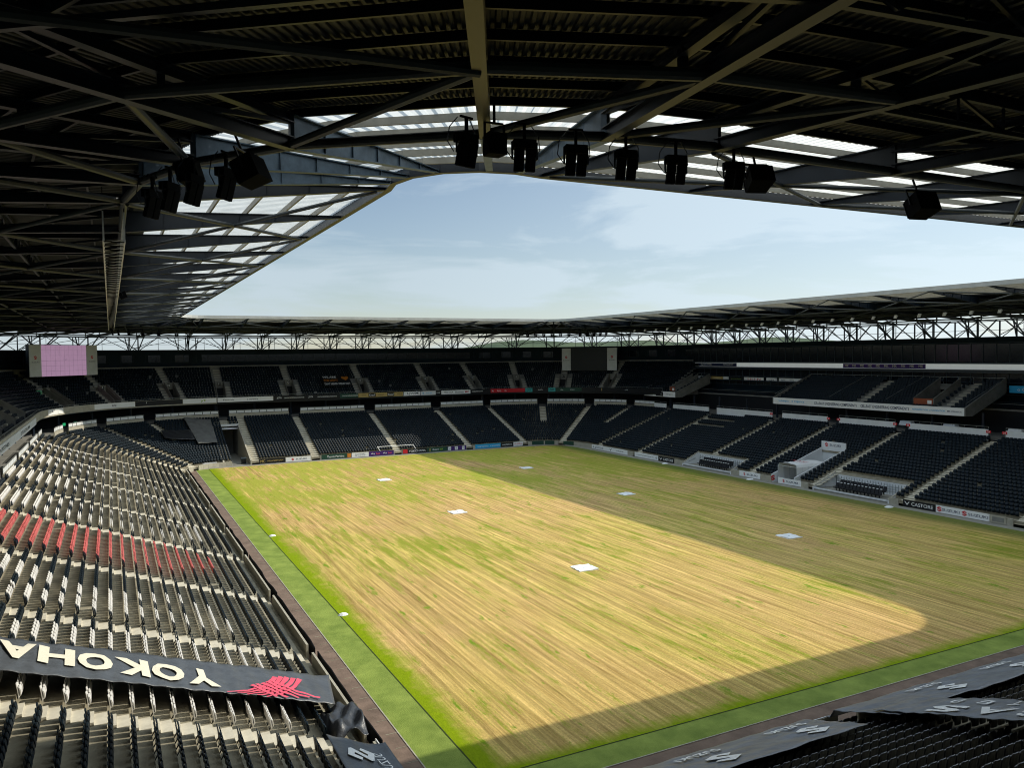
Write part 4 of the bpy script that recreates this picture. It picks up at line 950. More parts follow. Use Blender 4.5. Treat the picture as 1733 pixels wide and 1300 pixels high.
def small(x, y, lb, s=.4, h=.18):
    mb = MB(); n = 10
    ring = lambda r, z: [(x+r*math.cos(2*PI*i/n)*1.4, y+r*math.sin(2*PI*i/n), z) for i in range(n)]
    mb.prism(ring(s, .02), ring(s*.7, h*.7)); mb.prism(ring(s*.55, h*.7), ring(s*.3, h)); return mb.build('sprinkler_box', 'white', label=lb, cat='sprinkler', group='small white boxes by the touchlines')
for x, y, lb in ((2.3, 26.8, 'small white box on the yellow-green edge by the left touchline'), (2.4, 55.6, 'tiny white marker farther up the left edge strip'),
                 (71.2, 78.2, 'white box on the grass before the first dugout'), (71.3, 58.3, 'white box on the grass left of the tunnel'), (70.4, 34.2, 'flat white plate on the grass by the second dugout')):
    small(x, y, lb, .28 if x < 10 else .45)
# bin in the big entrance
bn_ = empty('wheelie_bin', (8.3, 116.4, 0), 'dark wheelie bin standing in the big far left entrance', 'bin')
mb = MB(); mb.prism([(7.9, 116.1, .15), (8.6, 116.1, .15), (8.6, 116.7, .15), (7.9, 116.7, .15)], [(7.8, 116.0, 1.0), (8.7, 116.0, 1.0), (8.7, 116.8, 1.0), (7.8, 116.8, 1.0)]); mb.build('body', 'black', bn_)
mb = MB(); mb.prism([(7.76, 115.95, 1.0), (8.74, 115.95, 1.0), (8.74, 116.9, 1.0), (7.76, 116.9, 1.0)], [(7.8, 116.0, 1.1), (8.7, 116.0, 1.1), (8.7, 116.85, 1.16), (7.8, 116.85, 1.16)]); mb.build('lid', 'mull', bn_)
for x in (7.95, 8.55): mb = MB(); mb.tube((x-.04, 116.7, .14), (x+.04, 116.7, .14), .13, 12); mb.build('wheel', 'black', bn_)

# ------------------------------------------------------------------ big entrance through the far rake
root = empty('pitch_entrance', (6.9, 114.6, 0), 'big concrete entrance cut through the far seats, dark inside', 'entrance')
ox0, ox1 = 4.9, 9.15; yh = Y1+14.9
mb = MB()
for x, w_ in ((ox0, -.28), (ox1, .28)):
    a, c_ = sorted((x, x+w_)); n = 12
    P = [(Y1+.1, 0), (yh, 0), (yh, lz(14.9)+.25), (Y1+.1, .75)]
    mb.prism([(a, y, z) for y, z in P], [(c_, y, z) for y, z in P])
mb.build('side_walls', 'wall', root)
mb = MB(); mb.box(ox0-.28, ox1+.28, yh, yh+.35, 5.15, 6.15); mb.build('lintel', 'pale', root)
mb = MB(); mb.face([(ox0, Y1-.1, .02), (ox1, Y1-.1, .02), (ox1, Y1+22, .02), (ox0, Y1+22, .02)]); mb.build('ramp', 'apron', root)
mb = MB(); mb.box(ox0-.3, ox0, yh, Y1+22, 0, 5.3); mb.box(ox1, ox1+.3, yh, Y1+22, 0, 5.3); mb.box(ox0-.3, ox1+.3, yh+.36, Y1+22, 5.3, 5.5); mb.box(ox0, ox1, Y1+21.8, Y1+22, 0, 5.3); mb.build('passage', 'conc_d', root)
mb = MB()
for x in np.arange(ox0, ox1+.1, .82): mb.bar((x, yh+.1, 6.15), (x, yh+.1, 6.6), .06, .06)
mb.bar((ox0, yh+.1, 6.6), (ox1, yh+.1, 6.6), .05, .05); mb.build('guard_rail', 'rail', root)

# ------------------------------------------------------------------ dugouts and tunnel on the right touchline
def dugout(y0, y1, d, label, txt, seats):
    root = empty('dugout', (X1, (y0+y1)/2, 0), label, 'dugout', 'dugouts beside the right touchline')
    zt = .95; t = .16
    mb = MB(); mb.box(X1+.02, X1+d, y0, y1, .0, .22); mb.build('floor', 'apron', root)
    mb = MB(); mb.box(X1, X1+t, y0+.25, y1-.25, .22, .38); mb.build('front_kerb', 'pale', root)
    mb = MB()
    for a, b_ in ((y0-.02, y0+t), (y1-t, y1+.02)):
        mb = MB(); mb.prism([(X1, a, 0), (X1+d, a, 0), (X1+d, b_, 0), (X1, b_, 0)], [(X1, a, .45), (X1+d, a, 2.1), (X1+d, b_, 2.1), (X1, b_, .45)]); mb.build('side_wall', 'pale', root)
    mb = MB(); mb.box(X1+d, X1+d+t, y0-.02, y1+.02, 0, 1.85); mb.build('rear_wall', 'pale', root)
    mb = MB()
    for y in (y0+.07, y1-.07): mb.bar((X1, y, .5), (X1+d, y, 2.15), .2, .08)
    mb.bar((X1+d+.08, y0, 1.9), (X1+d+.08, y1, 1.9), .2, .1); mb.build('coping', 'wall', root)
    mb = MB(); n = int((y1-y0)/.42)
    for j in range(n+1): mb.bar((X1+d-.03, y0+.2+j*.42, .3), (X1+d-.03, y0+.2+j*.42, 1.65), .05, .03)
    for z in (.7, 1.0, 1.3): mb.bar((X1+d-.05, y0+.2, z), (X1+d-.05, y1-.2, z), .03, .03)
    mb.build('mesh_grille', 'rail', root)
    text_mesh(txt, (X1+d*.55, y1-t-.012, .85), (1, 0, .32), (0, 0, 1), .22, 1.5, 'navy', root)
    # padded seats in two rows, each its own thing
    cnt = 0
    for row in range(2):
        nS = seats
        for j in range(nS):
            yy = y0+2.0+(y1-y0-4.6)*(j+.5)/nS+(.15 if row else 0); xx = X1+1.35+row*1.0; zz_ = .22+row*.3
            e = bpy.data.objects.new('padded_seat', None); col.objects.link(e); e.location = (xx, yy, zz_); e.rotation_euler = (0, 0, PI/2)
            tag(e, 'black padded seat, %s from the far end, %s row, %s dugout' % (ORD(nS-j), 'front' if row == 0 else 'back', 'first' if y0 > 60 else 'second'), 'seat', 'padded seats in the dugouts')
            for nm, me in PS:
                o = bpy.data.objects.new(nm, me); col.objects.link(o); o.parent = e
PS = []
mb = MB(); mb.prism([(-.24, -.06, .4), (.24, -.06, .4), (.24, .07, .4), (-.24, .07, .4)], [(-.22, -.22, 1.05), (.22, -.22, 1.05), (.22, -.12, 1.05), (-.22, -.12, 1.05)])
for nm, mm, bld in (('backrest', 'black', mb),):
    me = bpy.data.meshes.new(nm); me.from_pydata(bld.v, [], bld.f); me.materials.append(M[mm]); PS.append((nm, me))
mb = MB(); mb.prism([(-.25, 0, .36), (.25, 0, .36), (.23, .46, .36), (-.23, .46, .36)], [(-.25, 0, .46), (.25, 0, .46), (.23, .46, .48), (-.23, .46, .48)]); mb.bar((0, .1, 0), (0, .2, .37), .1, .1)
me = bpy.data.meshes.new('cushion'); me.from_pydata(mb.v, [], mb.f); me.materials.append(M['black']); PS.append(('cushion', me))
mb = MB(); mb.prism([(-.15, -.235, .86), (.15, -.235, .86), (.15, -.10, .86), (-.15, -.10, .86)], [(-.12, -.26, 1.12), (.12, -.26, 1.12), (.12, -.13, 1.12), (-.12, -.13, 1.12)])
me = bpy.data.meshes.new('headrest'); me.from_pydata(mb.v, [], mb.f); me.materials.append(M['pale']); PS.append(('headrest', me))
dugout(63.4, 75.0, 3.5, 'sunken dugout with pale walls and padded seats, left of the tunnel', 'MK DONS', 13)
dugout(35.7, 47.5, 4.3, 'larger sunken dugout with pale walls and padded seats, right of the tunnel', 'AWAY', 13)
root = empty('players_tunnel', (X1+3, 53, 0), 'white covered players tunnel between walls, right touchline', 'tunnel')
mb = MB()
for a, b_ in ((50.75, 50.93), (54.97, 55.15)):
    P = [(X1+.1, 0), (X1+10.2, 0), (X1+10.2, lz(10.2)+.35), (X1+.1, 1.15)]
    mb.prism([(x, a, z) for x, z in P], [(x, b_, z) for x, z in P])
mb.box(X1+10.2, X1+10.35, 50.75, 55.15, 0, lz(10.2)+1.3); mb.build('side_walls', 'pale', root)
mb = MB(); mb.face([(X1-.1, 50.93, .02), (X1+10.2, 50.93, .02), (X1+10.2, 54.97, .02), (X1-.1, 54.97, .02)]); mb.build('tunnel_floor', 'conc_d', root)
mb = MB()
for j in range(5):
    xa, xb = X1+1.0+j*1.1, X1+1.0+(j+1)*1.1; sg = .05
    for (ya, za), (yb, zb) in zip([(51.2, .3), (51.2, 2.45), (51.45, 2.8), (53.0, 2.95), (54.5, 2.8), (54.75, 2.45)], [(51.2, 2.45), (51.45, 2.8), (53.0, 2.95), (54.5, 2.8), (54.75, 2.45), (54.75, .3)]):
        xm = (xa+xb)/2; mb.face([(xa, ya, za), (xm, ya, za-sg), (xm, yb, zb-sg), (xa, yb, zb)]); mb.face([(xm, ya, za-sg), (xb, ya, za), (xb, yb, zb), (xm, yb, zb-sg)])
mb.build('canopy', 'white', root)
mb = MB()
for j in range(6):
    x = X1+1.0+j*1.1
    mb.bar((x, 51.22, 0), (x, 51.22, 2.45), .06, .06); mb.bar((x, 54.73, 0), (x, 54.73, 2.45), .06, .06); mb.bar((x, 51.25, 2.45), (x, 54.7, 2.45), .05, .05)
mb.build('canopy_frame', 'pale', root)
text_mesh('MK DONS', (X1+3.4, 53.0, 3.02), (0, -1, 0), (1, 0, 0), .9, 2.6, 'redp', root)
slogo(V(X1+.2, 54.96-.02, .62), (-1, 0, 0) and (1, 0, 0), V(0, 0, 1), .8, 'redp', root)
text_mesh('SUZUKI', (X1+10.18, 52.6, lz(10.2)+.8), (0, -1, 0), (0, 0, 1), .34, 2.0, 'navy', root)
slogo(V(X1+10.18, 54.2, lz(10.2)+.8), (0, -1, 0), V(0, 0, 1), .6, 'redp', root)

# ------------------------------------------------------------------ right stand: glazed boxes, balcony, hanging terraces
rt = stand['right']
M['led'] = mat('led_display_strip', (.55, .57, .56), .5, var=.05, vs=.5); M['led'].node_tree.nodes['Principled BSDF'].inputs['Emission Color'].default_value = (.6, .65, .63, 1); M['led'].node_tree.nodes['Principled BSDF'].inputs['Emission Strength'].default_value = .3
XF = X1+30.7
mb = MB(); mb.box(XF-.4, XF-.02, 5, 108, 15.78, 16.6)
mb.build('led_band', 'led', rt)
mb = MB(); mb.box(XF-.43, XF-.405, 95.0, 107.9, 15.82, 16.56); mb.build('led_band_navy', 'navy', rt)
text_mesh('MILTON KEYNES', (XF-.45, 104.3, 16.2), (0, -1, 0), (0, 0, 1), .36, 3.4, 'pale', rt); text_mesh('MILTON KEYNES', (XF-.45, 97.5, 16.2), (0, -1, 0), (0, 0, 1), .36, 3.0, 'pale', rt)
mb = MB(); mb.box(XF-.43, XF-.405, 52.6, 68.4, 15.82, 16.56); mb.build('led_band_dark', 'purple', rt)
for j in range(10): text_mesh('MK', (XF-.45, 67.6-j*1.58, 16.2), (0, -1, 0), (0, 0, 1), .42, .8, 'cream', rt)
for j_ in range(27):
    for za_, zb2 in ((16.9, 19.6), (12.3, 15.5)):
        ya_ = 5+j_*3.85; mb = MB(); mb.box(XF-.08, XF-.01, ya_, ya_+3.85, za_, zb2); mb.mi = 1
        for y in (ya_+.05, ya_+1.93): mb.bar((XF-.12, y, za_-.2), (XF-.12, y, zb2+.1), .09, .09)
        mb.build('window', ['glass', 'mull'], rt)
mb = MB()
for z in (16.75, 19.75, 13.9, 12.2, 11.1): mb.bar((XF-.13, 5, z), (XF-.13, 109, z), .1, .1)
mb.build('storey_bands', 'mull', rt)
mb = MB(); mb.box(XF-2.8, XF-.15, 5, 109, 10.05, 10.3); mb.build('balcony_floor', 'conc_d', rt)
mb = MB(); mb.box(XF-2.83, XF-2.78, 5, 109, 10.3, 11.0); mb.build('balcony_glass', 'glass', rt)
mb = MB(); mb.bar((XF-2.8, 5, 11.05), (XF-2.8, 109, 11.05), .06, .06)
for y in np.arange(5, 109, 1.6): mb.bar((XF-2.8, y, 10.2), (XF-2.8, y, 11.05), .04, .04)
mb.build('balcony_rail', 'rail', rt)
mb = MB(); mb.box(XF-1.6, XF-.2, 5, 109, 15.3, 15.75); mb.box(XF-1.2, XF-.15, 5, 109, 12.95, 13.15); mb.build('floor_edges', 'steel', rt)
mb = MB(); mb.bar((XF-.3, 5, 20.4), (XF-.3, 109, 20.4), .5, .4); mb.build('eaves_beam', 'facade', rt)
G3 = 'boards on the right stand balcony'
def rb(y0, y1, base, items, label, x=XF-.95, z=(12.95, 13.72)):
    mb = MB(); mb.box(x, x+.06, y0, y1, *z); o = mb.build('balcony_board', base, label=label, cat='advertising board', group=G3)
    for txt, cx, wd, ht, m in items: text_mesh(txt, (x-.01, y1-(y1-y0)*cx, sum(z)/2), (0, -1, 0), (0, 0, 1), ht*(z[1]-z[0]), wd*(y1-y0), m, o)
rb(102.4, 107.0, 'white', [('o ecosure', .5, .6, .3, 'navy')], 'white board at the left end of the right stand balcony')
rb(98.5, 102.3, 'gold', [('ARDENT', .5, .7, .3, 'cream')], 'brown-gold board, second on the right stand balcony')
rb(96.8, 98.4, 'pale', [], 'blank pale board on the right stand balcony')
rb(92.4, 96.7, 'black', [('greenleaf', .5, .7, .3, 'lime')], 'black board with green word on the right stand balcony')
rb(86.9, 92.3, 'white', [('LILLIV', .55, .7, .6, 'redp')], 'white board with large red letters on the right stand balcony')
rb(83.4, 86.2, 'white', [('L2V', .5, .5, .4, 'navy')], 'white board with slanted sides on the right stand balcony')
rb(74.0, 82.9, 'white', [('TSHG', .12, .12, .3, 'navy'), ('TSHG', .36, .12, .3, 'navy'), ('TSHG', .6, .12, .3, 'navy'), ('TSHG', .85, .12, .3, 'navy')], 'long white board ending behind the hanging terrace')
rb(31.0, 38.6, 'blue', [('o Caravantime', .45, .6, .42, 'white')], 'sky-blue board right of the hanging terrace', x=XF-1.9, z=(12.6, 13.6))
rb(24.0, 30.9, 'brown', [('V9', .3, .1, .5, 'white')], 'brown board at the right edge beside the sky-blue board', x=XF-1.9, z=(12.6, 13.6))
def pod(y0, y1, x0, x1_, zb, zt_, label, aisles, vom, txts, front='white'):
    root = empty('hanging_terrace', (x0, (y0+y1)/2, zb), label, 'terrace', 'hanging terraces of the right stand')
    n = int((x1_-x0)/.85); dz = (zt_-zb-1.0)/n; mb = MB()
    zf = zb+.85
    for i in range(n):
        xa = x0+.3+i*(x1_-x0-.3)/n; xb_ = x0+.3+(i+1)*(x1_-x0-.3)/n; z = zf+dz*i-.4
        for ya, yb in ([(y0, vom[0]), (vom[1], y1)] if (vom and 0 < i < n-2) else [(y0, y1)]):
            mb.face([(xa, ya, z), (xa, yb, z), (xb_, yb, z), (xb_, ya, z)]); mb.face([(xa, ya, z-dz), (xa, yb, z-dz), (xa, yb, z), (xa, ya, z)])
    mb.build('terrace', 'conc_d', root)
    mb = MB(); mb.box(x0, x0+.15, y0, y1, zb, zb+1.12); fo = mb.build('front_board', front, root)
    for txt, cx, wd, ht, m in txts:
        if txt == '#': b2 = MB(); b2.box(x0-.012, x0-.004, y1-(y1-y0)*(cx+wd/2), y1-(y1-y0)*(cx-wd/2), zb+.1, zb+1.02); b2.build('panel', m, root)
        else: text_mesh(txt, (x0-.02, y1-(y1-y0)*cx, zb+.56), (0, -1, 0), (0, 0, 1), ht, wd*(y1-y0), m, root, bold=.012)
    th = .18
    for y in (y0-th, y1):
        mb = MB(); P = [(x0, zb), (x0+1.6, zb-.05), (x1_, zt_-2.0), (x1_, zt_+.05), (x0, zb+1.15)]
        mb.prism([(x, y, z) for x, z in P], [(x, y+th, z) for x, z in P]); mb.build('side_wall', 'conc_d', root)
    mb = MB(); mb.prism([(x0+.1, y0, zb), (x0+1.6, y0, zb-.05), (x1_+1, y0, zt_-2), (x1_+1, y0, zt_-1.8), (x0+.1, y0, zb+.1)], [(x0+.1, y1, zb), (x0+1.6, y1, zb-.05), (x1_+1, y1, zt_-2), (x1_+1, y1, zt_-1.8), (x0+.1, y1, zb+.1)]); mb.build('soffit', 'steel', root)
    mb = MB()
    for y in np.arange(y0, y1+.1, (y1-y0)/max(2, round((y1-y0)/2.4))): mb.bar((x1_, y, zt_-.9), (x1_, y, zt_+.1), .04, .04)
    mb.bar((x1_, y0, zt_+.1), (x1_, y1, zt_+.1), .05, .05)
    for y in (y0, y1, *( [y0+(y1-y0)*.36, y0+(y1-y0)*.66] if y1-y0 > 20 else [])): mb.bar((x0+.4, y, zf+.9), (x1_-.2, y, zt_), .06, .06)
    mb.build('handrails', 'rail', root)
    for a in aisles:
        mb = MB()
        for i in range(n):
            xa = x0+.3+i*(x1_-x0-.3)/n; z = zf+dz*i-.4; mb.box(xa+.35, xa+.84, a-.6, a+.6, z, z+dz/2); mb.box(xa-.01, xa+.345, a-.6, a+.6, z-.03, z+.012)
        mb.build('aisle_steps', 'wall', root)
    if vom:
        mb = MB(); mb.box(x0+1.4, x0+1.55, vom[0], vom[1], zb+.5, zb+2.1); mb.build('entrance_panel', 'brown', root)
        mb = MB()
        for y in vom: mb.prism([(x0+1.4, y-.06, zb+.3), (x1_-1.6, y-.06, zb+.3), (x1_-1.6, y+.06, zb+.3), (x0+1.4, y+.06, zb+.3)], [(x0+1.4, y-.06, zb+2.1), (x1_-1.6, y-.06, zt_+.1), (x1_-1.6, y+.06, zt_+.1), (x0+1.4, y+.06, zb+2.1)])
        mb.build('entrance_sides', 'conc_d', root)
        mb = MB(); mb.box(x0+1.37, x0+1.395, vom[0]+.25, vom[0]+.9, zb+1.35, zb+1.85); mb.build('notice', 'white', root)
    # seats
    S_ = []
    for i in range(n):
        xa = x0+.3+(i+1)*(x1_-x0-.3)/n; z = zf+dz*i-.4
        for y in np.arange(y0+.4, y1-.2, .5):
            if any(abs(y-a) < .85 for a in aisles) or (vom and vom[0]-.3 < y < vom[1]+.3 and i > 0): continue
            S_.append((xa, y, z, PI/2, 0))
    c_, l_, s_, m_ = batch(S_, SL, 0); me = bpy.data.meshes.new('seats'); me.from_pydata(c_.tolist(), [], [tuple(l_[a:a+4]) for a in range(0, len(l_), 4)]); me.materials.append(M['seat'])
    o = bpy.data.objects.new('seats', me); col.objects.link(o); o.parent = root; o.matrix_parent_inverse = Matrix.Translation(root.location).inverted(); o['kind'] = 'stuff'
pod(39.4, 74.6, 92.3, 101.5, 9.6, 14.55, 'large hanging terrace of dark seats with white lettered front, right stand', (57.6, 43.0), (45.0, 48.2), [('CELLEAST ENGINEERING COMPONENTS', .38, .24, .42, 'navy'), ('CELLEAST ENGINEERING COMPONENTS', .64, .24, .42, 'navy'), ('Suffolkglass', .07, .07, .3, 'blue'), ('o regency', .16, .08, .3, 'blue'), ('REFRIGERATION', .81, .07, .22, 'blue'), ('o FOUNDATION', .885, .07, .22, 'blue'), ('MK COLLEGE', .96, .06, .2, 'navy')])
pod(102.0, 112.6, 92.3, 101.5, 9.5, 14.2, 'small hanging terrace with red-signed entrances near the far right corner', (), (103.8, 105.6), [('#', .5, .24, 0, 'black'), ('KIMAR', .5, .16, .3, 'pale'), ('cateringworld', .82, .2, .25, 'navy')])

# white things on the right concourse: cloth-covered tables
for j, (y, lb) in enumerate(((49.8, 'white covered table on the right concourse behind the parapet gap'), (42.8, 'white covered table under the right end of the hanging terrace'), (33.6, 'white covered table on the right concourse near the picture edge'))):
    mb = MB(); x = 94.5
    t_ = empty('table', (x, y, 6.9), lb, 'table', 'white covered tables on the concourse')
    mb.prism([(x-.55, y-1.0, 7.5), (x+.55, y-1.0, 7.5), (x+.55, y+1.0, 7.5), (x-.55, y+1.0, 7.5)], [(x-.4, y-.85, 8.16), (x+.4, y-.85, 8.16), (x+.4, y+.85, 8.16), (x-.4, y+.85, 8.16)]); mb.build('cloth', 'white', t_)
    mb = MB(); mb.bar((x, y-.7, 6.9), (x, y-.7, 7.5), .05, .05); mb.bar((x, y+.7, 6.9), (x, y+.7, 7.5), .05, .05); mb.build('legs', 'rail', t_)

# ------------------------------------------------------------------ tarpaulins and banners
def cloth(name, P, nu, nv, fn, m, label, cat, thick=.012, amp=.03, seed=1, sag=None):
    """quad corners P (plan xy) mapped by fn(x,y)->z"""
    rr = np.random.default_rng(seed); mb = MB(); G = []
    ph = rr.uniform(0, 6.28, 8); fr = rr.uniform(1.0, 4.5, (8, 2)); am = rr.uniform(.3, 1, 8)
    for i in range(nu+1):
        row = []
        for j in range(nv+1):
            u, v = i/nu, j/nv
            q = (np.array(P[0])*(1-u)*(1-v)+np.array(P[1])*u*(1-v)+np.array(P[2])*u*v+np.array(P[3])*(1-u)*v)
            w_ = sum(a*math.sin(f[0]*q[0]+f[1]*q[1]+p) for a, f, p in zip(am, fr, ph))/8
            ew = .10*math.sin(7*u*3+seed)+.05*math.sin(19*u+2*seed)
            dy = ew*(1 if j == 0 else (.7 if j == nv else 0))
            row.append((q[0], q[1]+dy*.6, fn(q[0], q[1])+amp*w_*2))
        G.append(row)
    mb.v = [p for row in G for p in row]; k_ = nv+1
    mb.f = [(i*k_+j, (i+1)*k_+j, (i+1)*k_+j+1, i*k_+j+1) for i in range(nu) for j in range(nv)]; mb.m = [0]*len(mb.f)
    o = mb.build(name, m, smooth=True, label=label, cat=cat)
    md = o.modifiers.new('t', 'SOLIDIFY'); md.thickness = thick; md.offset = -1
    return o
HT = .95
def fl(x, y): o = X0-x; return lz(max(o, 0.6))+HT+.022*math.sin(2*PI*(o-O1)/ROWD)
def fn_(x, y): o = Y0-y; return max(1.12, lz(o)+HT+.02*math.sin(2*PI*(o-O1)/ROWD)) if o > .35 else 1.12
yk = cloth('lettered_banner', [(-2.2, 12.65), (-21.5, 10.45), (-21.5, 6.45), (-2.9, 8.55)], 110, 16, fl, 'tarp', 'long grey banner with huge upside-down cream letters across the left seats', 'banner', amp=.035, seed=3)
dvb = V(-1, -.03, 0); dvb /= np.linalg.norm(dvb)
for j, ch in enumerate('YOKOHAMA'):
    x = -8.85-j*1.46
    text_mesh(ch, (x, 9.42, 0), dvb, V(.03, -1, 0), 2.05, 1.36 if ch != 'M' else 1.5, 'cream', yk, name='letter', bold=.045, fn=lambda p: (p[0], p[1], fl(p[0], p[1])+.075))
ws = MB()
def band(p0, p1, p2, w0, w1, dz):
    n = 10; L_, R_ = [], []
    P = [np.array(p0)*(1-u)**2+2*np.array(p1)*u*(1-u)+np.array(p2)*u*u for u in [i/n for i in range(n+1)]]
    for i in range(n+1):
        d = P[min(i+1, n)]-P[max(i-1, 0)]; d /= np.linalg.norm(d); nn = np.array([-d[1], d[0]]); w_ = w0+(w1-w0)*i/n
        L_.append(P[i]+nn*w_/2); R_.append(P[i]-nn*w_/2)
    for i in range(n):
        ws.face([(q[0], q[1], fl(q[0], q[1])+dz) for q in (L_[i], L_[i+1], R_[i+1], R_[i])])
for k5 in range(5):
    u = k5/4
    band((-7.95+1.75*u, 7.98+.1*u), (-6.1+1.3*u, 8.7+.3*u), (-5.3+1.25*u, 11.15+.2*u-.25*abs(u-.5)), .08, .25, .072)
for k5 in range(5):
    u = k5/4
    band((-5.55-1.15*u, 10.35-1.1*u), (-4.9-1.0*u, 9.3-.75*u), (-3.55-2.2*u, 8.85-.75*u), .27, .17, .09)
ws.build('emblem', 'pink', yk)
bd = cloth('crumpled_tarpaulin', [(-1.95, 9.0), (-4.2, 8.8), (-3.9, 5.7), (-2.0, 5.9)], 24, 34, lambda x, y: 1.25+.42*math.sin(2.4*(y-5.7)/3.2+.3)+.16*math.sin(3.3*x+1.9*y)+.10*math.sin(7*x-4.1*y)-(.9 if x < -3.6 else 0), 'tarp_b', 'crumpled black tarpaulin bundled over the front rows below the banner', 'tarpaulin', amp=.09, seed=9)
ts = cloth('tarpaulin', [(-1.85, 3.9), (-4.3, 4.6), (-4.3, -1.5), (-1.85, -1.5)], 18, 40, lambda x, y: max(1.12, fl(x, y)), 'tarp', 'grey tarpaulin with white emblem at the very bottom of the left stand', 'tarpaulin', amp=.03, seed=4)
slogo(V(-3.25, 2.75, 0), V(.25, -1, 0), V(-1, -.2, 0), 1.15, 'white', ts, fn=lambda p: (p[0], p[1], fl(p[0], p[1])+.07))
text_mesh('SUZUKI', (-2.45, 1.95, 0), V(.1, -1, 0), V(-1, 0, 0), .42, 1.9, 'white', ts, fn=lambda p: (p[0], p[1], max(1.12, fl(p[0], p[1]))+.07))
for j, (xa, xb, lb) in enumerate(((3.2, 16.2, 'grey tarpaulin over the near front rows, left of the gap'), (18.1, 44, 'grey tarpaulin over the near front rows, right of the gap'))):
    t_ = cloth('tarpaulin', [(xa, -2.75), (xb, -2.75), (xb, -6.75), (xa, -6.75)], int((xb-xa)*4), 16, fn_, 'tarp_n', lb, 'tarpaulin', amp=.04, seed=11+j)
    for x in ((9.2, 14.2) if j == 0 else (23.6, 29.4, 35.5)):
        fz = lambda p: (p[0], p[1], fn_(p[0], p[1])+.075)
        text_mesh('SUZUKI', (x, -4.0, 0), (-1, 0, 0), (0, -1, 0), .55, 2.2, 'white', t_, bold=.02, fn=fz)
        slogo(V(x+.2, -5.35, 0), V(-1, 0, 0), V(0, -1, 0), 1.35, 'white', t_, fn=fz)
def fg(x, y): o = Y0-y; return lz(o)+HT+.10+.02*math.sin(2*PI*(o-O1)/ROWD)
gb = cloth('lettered_banner', [(21.2, -5.3), (21.2, -19), (17.2, -19), (18.3, -5.3)], 70, 14, fg, 'tarp_n', 'dark grey banner with white upside-down letters draped up the near seats, bottom right', 'banner', amp=.02, seed=21)
for j, ch in enumerate('GAS'): text_mesh(ch, (18.9, -12.3+j*1.95, 0), (0, 1, 0), (-1, 0, 0), 1.15, 1.55, 'white', gb, name='letter', bold=.03, fn=lambda p: (p[0], p[1], fg(p[0], p[1])+.07))
for j, ch in enumerate('LIMITED'): text_mesh(ch, (20.35, -15.6+j*1.28, 0), (0, 1, 0), (-1, 0, 0), .62, .5 if ch != 'I' else .12, 'white', gb, name='letter', bold=.02, fn=lambda p: (p[0], p[1], fg(p[0], p[1])+.07))
# seat covers in the far left corner
def ff(x, y): return lz(y-Y1)+HT+.03
SFL = BOWL['FL']
def fcorner(x, y): o = math.hypot(x-SFL[1][0], y-SFL[1][1])-RB if x < X0+RB and y > Y1-RB else y-Y1; return lz(o)+HT+.03
cloth('seat_cover', [(-.3, 131.4), (4.4, 130.6), (4.5, 120.9), (1.2, 120.3)], 16, 26, fcorner, 'cover', 'large worn grey cover over seats left of the big entrance', 'cover', amp=.05, seed=31)
cloth('seat_cover', [(-4.6, 124.6), (.4, 126.0), (.9, 121.8), (-4.2, 121.2)], 16, 12, fcorner, 'tarp_b', 'smaller dark cover over seats in the far left corner', 'cover', amp=.05, seed=32)
# backs of the boards in front of the left wall
for j, (a0, a1) in enumerate(((5.4, 18.0), (18.6, 30.9), (31.5, 44.6), (45.2, 57.5), (58.1, 71.9), (72.5, 85.9), (86.5, 99.3), (99.9, 106.6))):
    w_ = ('nearest the camera', 'second nearest', 'third nearest, by the dark sheets', 'fourth nearest', 'fifth nearest', 'sixth nearest', 'second farthest', 'farthest')[j]
    mb = MB(); n = 8; rr = random.Random(j); D_ = [rr.uniform(-.05, .07) for _ in range(n+1)]
    for i_ in range(n):
        p, q = a0+(a1-a0)*i_/n, a0+(a1-a0)*(i_+1)/n; d0, d1 = D_[i_], D_[i_+1]
        mb.prism([(-1.60+d0, p, 0), (-1.60+d1, q, 0), (-1.54+d1, q, 0), (-1.54+d0, p, 0)], [(-1.60+d0, p, .98), (-1.60+d1, q, .98), (-1.54+d1, q, .98), (-1.54+d0, p, .98)])
    mb.build('advertising_board', 'net', label='black back of a board along the left front wall, '+w_, cat='advertising board', group='black-backed boards along the left wall')
fr_ = empty('railing', (-1.9, 5.0, 0), 'short white railing at the near end of the left front wall', 'railing')
mb = MB()
for y in np.arange(1.0, 5.4, .72): mb.bar((-1.85, y, 0), (-1.85, y, 1.15), .05, .05)
for z in (.35, .75, 1.15): mb.bar((-1.85, 1, z), (-1.85, 5.3, z), .04, .04)
mb.build('rails', 'pale', fr_)
fr_ = empty('railing', (17.1, -2.75, 0), 'short pale railing in the gap between the near tarpaulins', 'railing')
mb = MB()
for x in np.arange(15.9, 18.3, .45): mb.bar((x, -2.78, 0), (x, -2.78, 1.1), .045, .045)
for z in (.3, .7, 1.1): mb.bar((15.9, -2.78, z), (18.3, -2.78, z), .04, .04)
mb.build('rails', 'pale', fr_)

